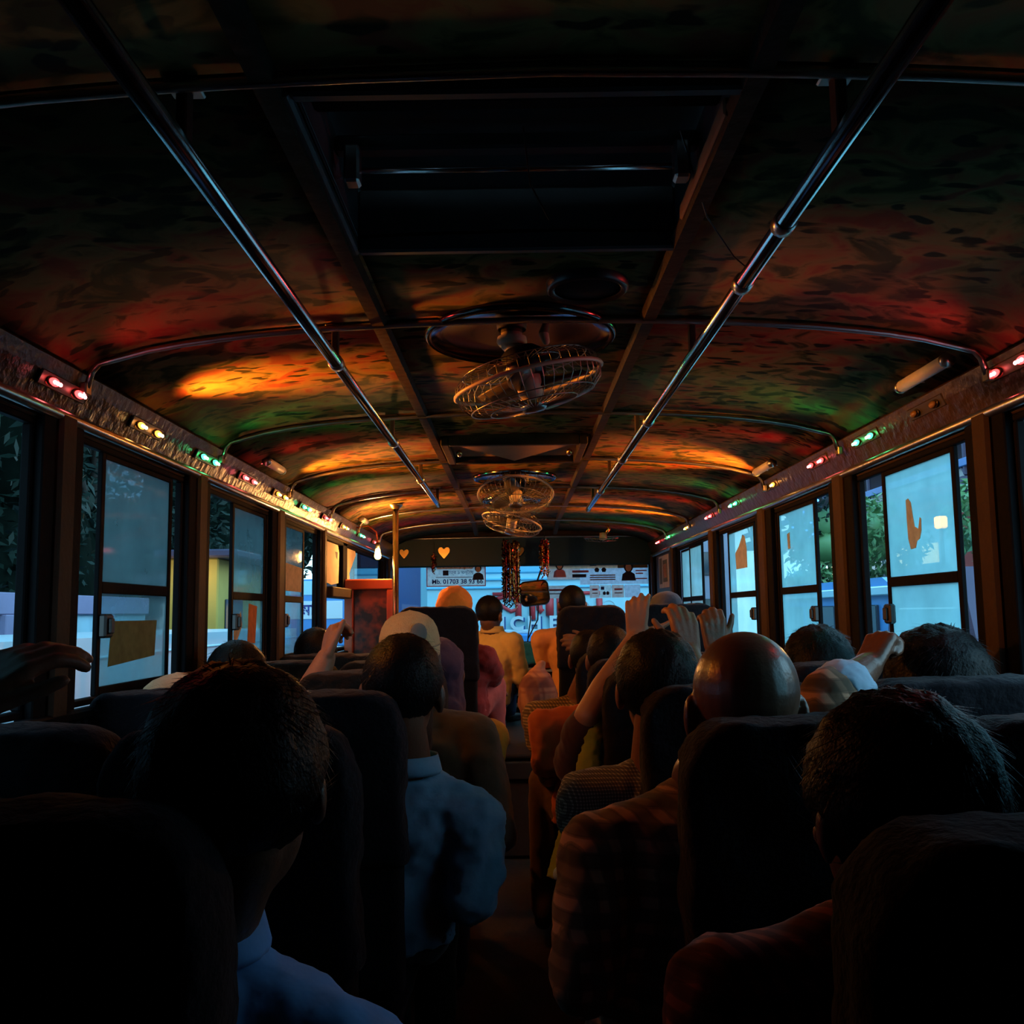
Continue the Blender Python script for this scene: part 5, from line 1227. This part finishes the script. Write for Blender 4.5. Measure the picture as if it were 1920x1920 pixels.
# ================================================================== outside
GZ = -0.85
def em(name, col, s=0.0, **k): return mat(name, col, **k)
M['asphalt'] = mat('asphalt', (0.16, 0.17, 0.18), 0.8, 0, 0.3, 3)
M['blue_wall'] = mat('pale_blue_plaster', (0.34, 0.55, 0.66), 0.85, 0, 0.2, 3)
M['mauve'] = mat('mauve_coping', (0.22, 0.20, 0.33), 0.85, 0, 0.2, 3)
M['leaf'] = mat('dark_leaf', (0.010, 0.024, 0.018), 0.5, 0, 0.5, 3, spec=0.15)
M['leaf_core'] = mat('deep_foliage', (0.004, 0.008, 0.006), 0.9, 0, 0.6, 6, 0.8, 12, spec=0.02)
M['leaf_light'] = mat('mid_green_leaf', (0.12, 0.26, 0.10), 0.45, 0, 0.4, 3)
M['bark'] = mat('bark', (0.05, 0.04, 0.035), 0.9, 0, 0.3, 6)
M['van_white'] = mat('white_vehicle_paint', (0.62, 0.72, 0.80), 0.3, 0, 0.05, 3)
M['red_paint'] = mat('red_sign_paint', (0.62, 0.04, 0.05), 0.5)
M['bus_blue'] = mat('light_blue_bus_paint', (0.16, 0.52, 0.78), 0.35, 0, 0.1, 2)
M['bus_pale'] = mat('pale_cyan_bus_paint', (0.38, 0.68, 0.80), 0.4, 0, 0.1, 2)
M['bus_navy'] = mat('navy_bus_paint', (0.03, 0.09, 0.30), 0.35, 0, 0.1, 2)
M['van_blue'] = mat('bright_blue_van_paint', (0.06, 0.26, 0.62), 0.35, 0, 0.1, 2)
M['dark_glass'] = mat('dark_vehicle_glass', (0.03, 0.05, 0.07), 0.08)
M['concrete'] = mat('grey_concrete', (0.30, 0.32, 0.34), 0.85, 0, 0.2, 2)
M['brick_red'] = mat('red_painted_steel', (0.45, 0.10, 0.10), 0.6, 0, 0.2, 3)
M['purple_steel'] = mat('dark_purple_steel', (0.06, 0.05, 0.10), 0.6, 0, 0.2, 3)
M['blue_steel'] = mat('blue_steel_beam', (0.05, 0.16, 0.42), 0.5, 0, 0.2, 3)
M['yellow_wall'] = mat('yellow_wall_paint', (0.55, 0.40, 0.09), 0.8, 0, 0.2, 3)
M['facade'] = mat('mauve_facade', (0.26, 0.27, 0.36), 0.85, 0, 0.3, 1)
M['lit_window'] = emit('warm_lit_window', (1.0, 0.62, 0.25), 0.9)
M['shop_light'] = emit('greenish_shop_light', (0.55, 1.0, 0.85), 1.3)
M['fairy'] = emit('blue_fairy_light', (0.08, 0.30, 1.0), 3.5)
M['street_lamp'] = emit('amber_vehicle_lamp', (1.0, 0.40, 0.03), 4.0)
M['green_lamp'] = emit('green_lamp', (0.2, 1.0, 0.3), 6.0)
struct('ground', MB().box((-40, -20, GZ - 0.1), (45, 70, GZ)), 'asphalt', 'dark street surface outside the bus')
bw = struct('wall_street', MB().box((-4.9, 1.0, GZ), (-4.6, 11.6, 1.30)), 'blue_wall', 'pale blue boundary wall along the tree side')
MB().bbox((-4.95, 1.0, 1.30), (-4.55, 11.6, 1.50), 0.01).build('coping', 'mauve', bw)
for y in (2.5, 4.5, 6.5, 8.3, 10.2): MB().bbox((-4.60, y, GZ), (-4.52, y + 0.35, 1.30), 0.01).build('pier', 'mauve', bw)
# trees
def tree(x, y, h_, crown, rx, rz, n, lab, lm='leaf', ls=0.12, group='street trees', core=True):
    t = thing('tree', lab, 'tree', (x, y, GZ), group)
    R_ = random.Random(int(x * 31 + y * 17)); mb = MB()
    mb.tube([(x, y, GZ), (x + 0.05, y, GZ + h_ * 0.4), (x, y + 0.1, GZ + h_ * 0.75), (x + 0.1, y, crown)], [0.18, 0.14, 0.10, 0.05], 10)
    for k in range(7):
        a = R_.uniform(0, 6.28); mb.tube([(x, y, crown - rz * 0.7), (x + rx * 0.35 * math.cos(a), y + rx * 0.35 * math.sin(a), crown - rz * 0.1), (x + rx * 0.7 * math.cos(a), y + rx * 0.7 * math.sin(a), crown + rz * R_.uniform(-0.3, 0.4))], [0.07, 0.045, 0.02], 6)
    mb.build('trunk', 'bark', t, True)
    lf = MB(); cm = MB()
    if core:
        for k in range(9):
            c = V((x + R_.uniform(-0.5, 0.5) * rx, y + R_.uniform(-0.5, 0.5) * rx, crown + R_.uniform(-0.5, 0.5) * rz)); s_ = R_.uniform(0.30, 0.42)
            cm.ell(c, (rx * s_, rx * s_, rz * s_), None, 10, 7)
    for _ in range(n):
        d = V((R_.gauss(0, 1), R_.gauss(0, 1), R_.gauss(0, 1))).normalized() * R_.uniform(0.6, 1.0) ** 0.5
        c = V((x + d.x * rx, y + d.y * rx, crown + d.z * rz)); a = V((R_.gauss(0, 1), R_.gauss(0, 1), R_.gauss(-0.4, 0.7))).normalized(); b_ = a.orthogonal().normalized(); b_ = Quaternion(a, R_.uniform(0, 6.28)) @ b_
        L_ = ls * R_.uniform(0.7, 1.3); w_ = L_ * 0.36
        lf.add([c, c + a * L_ * 0.45 + b_ * w_ * 0.5, c + a * L_, c + a * L_ * 0.45 - b_ * w_ * 0.5], [(0, 1, 2, 3)])
    ob = lf.build('foliage', lm, t); ob['kind'] = 'stuff'
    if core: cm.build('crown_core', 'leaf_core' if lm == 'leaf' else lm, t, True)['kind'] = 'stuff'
    return t
for i, (x, y, cr_, rx, rz, lab) in enumerate(((-5.9, 4.4, 4.6, 2.5, 3.3, 'dark tree with big leaves beside the nearest tree-side window'), (-6.0, 8.9, 4.8, 2.5, 3.5, 'dark tree behind the blue wall at the first sliding sash'), (-6.2, 13.6, 5.0, 2.5, 3.6, 'dark tree behind the second tree-side window'),
        (-6.8, 18.8, 5.2, 2.8, 3.8, 'dark tree far along the tree side'), (-6.0, -0.2, 4.6, 2.4, 3.3, 'dark tree at the rear of the blue wall'), (-7.5, 25, 5.4, 3.4, 4.0, 'farthest dark tree along the tree side'))):
    tree(x, y, cr_ - GZ, cr_, rx, rz, 6500 if i < 3 else 2500, lab, 'leaf', 0.17 if i < 3 else 0.25)
hg = thing('hedge', 'dark dense hedge rising behind the blue wall', 'hedge', (-5.6, 7, GZ))
R_ = random.Random(21); hb = MB(); hl = MB()
for k in range(60):
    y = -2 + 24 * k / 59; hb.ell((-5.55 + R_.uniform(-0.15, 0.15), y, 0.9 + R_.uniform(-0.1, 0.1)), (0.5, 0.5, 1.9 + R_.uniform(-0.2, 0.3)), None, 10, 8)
    for _ in range(70):
        c = V((-5.05 + R_.uniform(-0.15, 0.12), y + R_.uniform(-0.3, 0.3), R_.uniform(1.2, 2.8))); a = V((R_.gauss(0.3, 1), R_.gauss(0, 1), R_.gauss(-0.4, 0.7))).normalized(); b_ = a.orthogonal().normalized(); L_ = R_.uniform(0.08, 0.16)
        hl.add([c, c + a * L_ * 0.45 + b_ * L_ * 0.2, c + a * L_, c + a * L_ * 0.45 - b_ * L_ * 0.2], [(0, 1, 2, 3)])
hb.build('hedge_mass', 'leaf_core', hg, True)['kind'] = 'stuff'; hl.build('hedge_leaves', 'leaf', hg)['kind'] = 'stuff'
# overhanging twig with pale leaves near the first window
tw = thing('leaf_spray', 'spray of pale leaves hanging outside the nearest tree-side window', 'branch', (-3.1, 5.2, 2.6))
mb = MB().tube([(-3.5, 5.0, 2.95), (-3.1, 5.3, 2.65), (-2.85, 5.5, 2.50)], 0.012, 6); mb.build('twig', 'bark', tw, True)
R_ = random.Random(3)
lfm = MB().add([(0, 0, 0), (0.07, 0.03, 0.006), (0.16, 0, -0.012), (0.07, -0.03, 0.006)], [(0, 1, 2), (0, 2, 3)]).mesh('leaf')
for k in range(26):
    c = V((-3.5 + 0.75 * R_.random(), 5.0 + 0.6 * R_.random(), 2.30 + 0.65 * R_.random()))
    lo_ = mkobj('leaf', lfm, 'leaf_light' if k % 3 else 'leaf', tw, c); lo_.rotation_euler = (R_.uniform(-0.6, 0.6), R_.uniform(0.3, 1.4), R_.uniform(0, 6.28))
# white vehicle alongside
vn = thing('white_van', 'white van with red lettering parked alongside the tree-side windows', 'van', (-2.5, 6.2, GZ))
mb = MB(); prof = [(3.2, GZ + 0.35), (10.4, GZ + 0.35), (10.4, 1.02), (9.9, 1.13), (3.7, 1.16), (3.2, 1.10)]
mb.prism(prof, lambda u, v_, d: V((-2.2 - d, u, v_)), 0.0, 1.6); mb.build('van_body', 'van_white', vn)
MB().bbox((-2.215, 3.3, 1.04), (-2.19, 10.3, 1.055), 0.004).build('body_crease', 'bus_pale', vn)
MB().bbox((-2.22, 3.3, 0.42), (-2.19, 10.3, 0.50), 0.006).build('rub_strip', 'bus_navy', vn)
for y in (4.6, 9.0):
    MB().lathe([(0.001, -0.1), (0.2, -0.1), (0.34, -0.08), (0.36, 0.0), (0.34, 0.08), (0.001, 0.09)], 24, Matrix.Translation((-2.28, y, GZ + 0.36)) @ Matrix.Rotation(math.pi / 2, 4, 'Y')).build('wheel', 'rubber', vn, True)
def stroke(t, pts, r, nm='painted_letter', mt='red_paint'):
    return MB().tube(pts, r, 8).build(nm, mt, t, True)
sx_ = -2.195
stroke(vn, [(sx_, 4.10 + 0.08 * math.cos(a), 0.975 + 0.085 * math.sin(a)) for a in [k * math.pi / 8 for k in range(-5, 8)]], 0.014)
stroke(vn, [(sx_, 4.24, 1.04), (sx_, 4.30, 1.00), (sx_, 4.36, 0.985)], 0.013)
stroke(vn, [(sx_, 8.75, 0.97), (sx_, 8.85, 1.01)], 0.013)
# yellow kiosk, lamp, passer-by
ks = thing('yellow_kiosk', 'yellow lit kiosk at the end of the blue wall', 'kiosk', (-4.2, 13.2, GZ))
MB().bbox((-4.72, 12.6, GZ), (-4.02, 15.0, 2.05), 0.02).build('kiosk_wall', 'yellow_wall', ks); MB().bbox((-4.8, 12.3, 2.05), (-3.7, 15.1, 2.15), 0.02).build('roof', 'purple_steel', ks)
MB().bbox((-4.02, 12.9, 0.2), (-4.0, 13.7, 1.5), 0.01).build('hatch_opening', 'dark_glass', ks)
MB().bbox((-4.60, 12.57, 1.75), (-4.15, 12.60, 1.92), 0.01).build('lamp_panel', 'lit_window', ks)
kl = bpy.data.lights.new('kiosk_light', 'POINT'); kl.color = (1.0, 0.75, 0.35); kl.energy = 6; kl.shadow_soft_size = 0.1
klo = bpy.data.objects.new('kiosk_light', kl); COL.objects.link(klo); klo.parent = ks; klo.location = V((-4.3, 12.2, 1.8)) - worg(ks)
person('passer-by with dark hair outside near the yellow kiosk', (-3.95, 11.3, 1.10), (-3.95, 11.3, 0.38), face=(0, 1, 0), rnd=2.11, shirt='denim', legs={-1: ((-4.05, 11.3, -0.05), (-4.05, 11.3, -0.72)), 1: ((-3.85, 11.3, -0.05), (-3.85, 11.3, -0.72))})
# street buildings, and an added sky blocker on the tree side
def building(x0, y0, x1, y1, z1, lab, wall, rows, cols, face, lit=0.3, zb_=0.4):
    t = thing('building', lab, 'building', ((x0 + x1) / 2, (y0 + y1) / 2, GZ), 'buildings around the street')
    MB().box((x0, y0, GZ), (x1, y1, z1)).build('wall', wall, t); MB().bbox((x0 - 0.2, y0 - 0.2, z1), (x1 + 0.2, y1 + 0.2, z1 + 0.25), 0.03).build('parapet', 'concrete', t)
    R_ = random.Random(int(x0 * 7 + y0)); H_ = z1 - zb_
    for r in range(rows):
        for c in range(cols):
            z = zb_ + H_ * (r + 0.25) / rows; hh = H_ / rows * 0.5; mt = 'lit_window' if R_.random() < lit else 'dark_glass'
            if face == '-x': y = y0 + (y1 - y0) * (c + 0.25) / cols; wn = MB().bbox((x0 - 0.05, y, z), (x0 + 0.02, y + (y1 - y0) / cols * 0.5, z + hh), 0.01)
            else: x = x0 + (x1 - x0) * (c + 0.25) / cols; wn = MB().bbox((x, y0 - 0.05, z), (x + (x1 - x0) / cols * 0.5, y0 + 0.02, z + hh), 0.01)
            wn.build('window', mt, t)
    return t
building(12, 12, 17, 22, 6.2, 'mauve street building behind the footbridge', 'facade', 3, 5, '-x', 0.25)
building(12, 24, 18, 36, 5.0, 'low blue-grey street building farther along', 'concrete', 3, 6, '-x', 0.3)
building(13, 2, 18, 10.5, 4.4, 'pale street building beside the near street-side window', 'concrete', 2, 4, '-x', 0.2)
building(-4, 34, 8, 40, 5.5, 'far building closing the street ahead', 'facade', 3, 6, '-y', 0.3)
building(-16, -6, -11.5, 32, 8.0, 'plain dark sky-blocking mass added behind the tree-side trees', 'facade', 0, 0, '-x')  # added to block bright sky showing between the leaves
# footbridge
fb = thing('footbridge', 'dark steel footbridge with red columns across the street side', 'footbridge', (7.2, 16, GZ))
MB().bbox((6.6, 9.5, 3.95), (8.6, 27, 4.15), 0.03).build('roof', 'purple_steel', fb); MB().bbox((6.6, 9.5, 2.95), (8.6, 27, 3.18), 0.03).build('deck', 'purple_steel', fb)
MB().bbox((6.55, 9.5, 3.30), (6.65, 27, 3.42), 0.01).build('blue_beam', 'blue_steel', fb); MB().bbox((6.55, 9.5, 3.80), (6.65, 27, 3.90), 0.01).build('blue_beam', 'blue_steel', fb)
for k in range(14):
    y = 9.8 + k * 1.25
    MB().tube([(6.6, y, 3.18), (6.6, y, 3.95)], 0.035, 6).build('post', 'purple_steel', fb); MB().tube([(6.6, y, 3.18), (6.6, y + 0.6, 3.80)], 0.025, 6).build('brace', 'purple_steel', fb)
for y in (11.5, 14.3, 19.5, 24.5): MB().bbox((6.7, y - 0.14, GZ), (6.98, y + 0.14, 2.95), 0.02).build('column', 'brick_red', fb)
MB().prism([(11.8, 0.6), (14.0, 1.9), (14.0, 2.5), (11.8, 1.2)], lambda u, v_, d: V((7.1 + d, u, v_)), 0.0, 0.06).build('stair_panel', 'yellow_wall', fb)
MB().tube([(7.05, 11.8, 1.35), (7.05, 14.0, 2.65)], 0.03, 6).build('stair_rail', 'van_white', fb)
tree(5.9, 16.2, 3.4, 2.45, 1.2, 0.75, 2600, 'leafy green tree under the footbridge', 'leaf_light', 0.16)
tree(6.0, 11.3, 3.4, 2.35, 0.75, 0.55, 1800, 'small green tree by the red columns', 'leaf_light', 0.14)
tree(4.9, 15.6, 2.0, 1.55, 0.55, 0.40, 1200, 'low yellow-green shrub beside the blue van', 'leaf_light', 0.12)
ft = tree(5.1, 15.7, 4.0, 3.10, 0.50, 0.85, 1100, 'dark street tree strung with blue fairy lights', 'leaf', 0.16, core=False)
R_ = random.Random(9); fl = MB()
for k in range(150):
    d = V((R_.gauss(0, 1), R_.gauss(0, 1), R_.gauss(0, 1))).normalized() * R_.uniform(0.5, 1.05); c = V((5.1 + d.x * 0.52, 15.7 + d.y * 0.52, 3.10 + d.z * 0.88)); fl.ell(c, (0.022, 0.022, 0.022), None, 5, 4)
ob = fl.build('fairy_lights', 'fairy', ft); ob['kind'] = 'stuff'
# blue van
bv = thing('blue_van', 'bright blue van in the street beside the frosted windows', 'van', (4.2, 10, GZ))
MB().prism([(7.6, GZ + 0.3), (12.4, GZ + 0.3), (12.4, 1.42), (12.2, 1.52), (8.2, 1.52), (7.9, 1.40), (7.6, 0.6)], lambda u, v_, d: V((3.2 + d, u, v_)), 0.0, 1.7).build('van_body', 'van_blue', bv)
for y0, y1 in ((8.3, 9.2), (9.4, 10.3), (10.5, 11.3), (11.5, 12.2)): MB().bbox((3.17, y0, 0.72), (3.22, y1, 1.28), 0.01).build('side_window', 'dark_glass', bv)
MB().bbox((3.15, 7.7, 0.50), (3.2, 12.3, 0.60), 0.01).build('side_stripe', 'bus_pale', bv)
MB().bbox((3.15, 7.7, 1.36), (3.2, 12.3, 1.44), 0.01).build('roof_gutter', 'bus_pale', bv)
for y in (8.7, 11.5): MB().lathe([(0.001, -0.1), (0.2, -0.1), (0.32, -0.08), (0.34, 0.0), (0.32, 0.08), (0.001, 0.09)], 24, Matrix.Translation((3.28, y, GZ + 0.34)) @ Matrix.Rotation(math.pi / 2, 4, 'Y')).build('wheel', 'rubber', bv, True)
# shop with greenish light
sh = thing('street_shop', 'small shop with greenish light under the footbridge', 'shop', (9.2, 21, GZ))
MB().bbox((8.9, 17.0, GZ), (11, 26.5, 2.2), 0.02).build('shop_wall', 'facade', sh)
for k in range(5): MB().bbox((8.85, 17.6 + k * 1.7, 0.8), (8.9, 18.6 + k * 1.7, 1.9), 0.01).build('lit_opening', 'shop_light', sh)
# amber lamp seen through the near frosted pane, on a three-wheeler
rk = thing('three_wheeler', 'dark three-wheeler with an amber lamp beyond the near frosted window', 'vehicle', (3.1, 6.1, GZ))
MB().prism([(5.5, GZ + 0.3), (7.1, GZ + 0.3), (7.1, 0.5), (6.9, 1.45), (5.8, 1.5), (5.5, 0.6)], lambda u, v_, d: V((2.75 + d, u, v_)), 0.0, 1.1).build('cabin', 'purple_steel', rk)
MB().bbox((2.72, 5.85, 0.55), (2.76, 6.7, 1.25), 0.01).build('side_opening', 'dark_glass', rk)
MB().tube([(2.82, 6.17, 1.48), (2.82, 6.17, 1.77)], 0.012, 6).build('lamp_post', 'black_metal', rk)
MB().bbox((2.79, 6.13, 1.77), (2.85, 6.21, 1.85), 0.01).build('amber_lamp', 'street_lamp', rk)
MB().lathe([(0.001, -0.06), (0.22, -0.05), (0.24, 0.0), (0.22, 0.05), (0.001, 0.06)], 20, Matrix.Translation((2.8, 5.8, GZ + 0.24)) @ Matrix.Rotation(math.pi / 2, 4, 'Y')).build('wheel', 'rubber', rk, True)
MB().lathe([(0.001, -0.06), (0.22, -0.05), (0.24, 0.0), (0.22, 0.05), (0.001, 0.06)], 20, Matrix.Translation((2.8, 6.8, GZ + 0.24)) @ Matrix.Rotation(math.pi / 2, 4, 'Y')).build('wheel', 'rubber', rk, True)
MB().ell((2.74, 5.56, 0.98), (0.02, 0.02, 0.02), None, 8, 6).build('green_lamp', 'green_lamp', rk)
al = bpy.data.lights.new('amber_lamp_light', 'POINT'); al.color = (1.0, 0.40, 0.05); al.energy = 25; al.shadow_soft_size = 0.04
alo = bpy.data.objects.new('amber_lamp_light', al); COL.objects.link(alo); alo.parent = rk; alo.location = V((2.72, 6.14, 1.82)) - worg(rk)
# bus ahead
fb = thing('bus_ahead', 'pale blue bus with red lettering stopped right ahead', 'bus', (0.4, 12, GZ))
YA = 10.2
MB().bbox((-1.05, YA, GZ + 0.4), (1.75, YA + 7, 2.35), 0.08).build('rear_body', 'bus_pale', fb)
MB().bbox((-1.95, YA + 1.2, GZ + 0.3), (-1.06, YA + 6, 2.3), 0.05).build('side_panel', 'bus_navy', fb)
MB().bbox((-0.80, YA - 0.02, 1.68), (1.5, YA + 0.02, 2.2), 0.02).build('rear_window', 'bus_blue', fb)
for z in (1.62, 1.53): MB().bbox((-0.98, YA - 0.03, z - 0.012), (1.68, YA, z + 0.012), 0.006).build('body_rib', 'bus_blue', fb)
MB().bbox((-1.0, YA - 0.10, 0.90), (1.7, YA, 1.03), 0.02).build('blue_bumper', 'van_blue', fb); MB().bbox((-1.0, YA - 0.06, 0.2), (1.7, YA, 0.88), 0.02).build('lower_panel', 'bus_navy', fb)
MB().bbox((-1.0, YA - 0.06, 1.03), (1.7, YA, 1.075), 0.01).build('ledge', 'van_white', fb)
yl = YA - 0.012
def ltr(pts, r=0.035): MB().tube([(u, yl, v_) for u, v_ in pts], r, 8).build('painted_letter', 'red_paint', fb, True)
ltr([(-0.24, 1.40), (-0.10, 1.44), (0.02, 1.40), (0.03, 1.30), (-0.06, 1.27), (-0.14, 1.32), (-0.24, 1.38)], 0.022)
ltr([(-0.02, 1.42), (0.02, 1.36), (0.02, 1.18)]); ltr([(0.02, 1.38), (0.12, 1.42), (0.17, 1.36), (0.17, 1.18)]); ltr([(0.24, 1.42), (0.25, 1.29), (0.28, 1.26)]); ltr([(0.36, 1.42), (0.36, 1.22)], 0.045); ltr([(0.47, 1.42), (0.47, 1.21)])
ltr([(0.56, 1.27), (0.60, 1.20), (0.68, 1.17), (0.76, 1.20), (0.78, 1.28), (0.70, 1.32), (0.66, 1.27)], 0.026); ltr([(0.9, 1.40), (0.9, 1.2)]); ltr([(-0.26, 1.46), (0.95, 1.46)], 0.02)
for ch, u in (('I', -0.155), ('C', 0.0), ('H', 0.19), ('E', 0.40)):
    text_mesh(ch, 0.20, lambda a, b_, d, u=u: V((u + a * 1.05, YA - 0.06 - d, 1.135 + b_)), 0.0, 'raised_letter', 'van_white', fb, bold=0.008)
    text_mesh(ch, 0.20, lambda a, b_, d, u=u: V((u + a * 1.05 + 0.012, YA - 0.03 - d, 1.125 + b_)), 0.0, 'letter_depth', 'bus_navy', fb, bold=0.012)
text_mesh('ঢা', 0.12, lambda a, b_, d: V((0.42 + a, YA - 0.11, 0.97 + b_)), 0.0, 'plate_letters', 'van_white', fb)
for u in (0.72, 1.0): MB().lathe([(0.001, -0.02), (0.06, -0.015), (0.075, 0.0)], 20, Matrix.Translation((u, YA - 0.01, 1.30)) @ Matrix.Rotation(math.pi / 2, 4, 'X')).build('lamp_round', 'van_white', fb, True)
# sign board seen through the open cab window
sg = thing('street_sign', 'white and blue sign board beyond the open cab window', 'sign', (-2.0, 9.5, GZ))
MB().bbox((-2.05, 9.4, GZ), (-1.98, 9.5, 1.1), 0.01).build('post', 'black_metal', sg)
MB().bbox((-2.35, 9.38, 0.95), (-1.72, 9.41, 1.62), 0.01).build('board', 'van_blue', sg); MB().bbox((-2.33, 9.37, 1.22), (-1.74, 9.382, 1.40), 0.004).build('white_band', 'van_white', sg); MB().bbox((-2.33, 9.37, 1.46), (-1.74, 9.382, 1.60), 0.004).build('pale_band', 'bus_pale', sg)
text_mesh('মাল', 0.15, lambda a, b_, d: V((-2.03 + a, 9.365, 1.31 + b_)), 0.0, 'sign_letters', 'ink_blue', sg, bold=0.003)
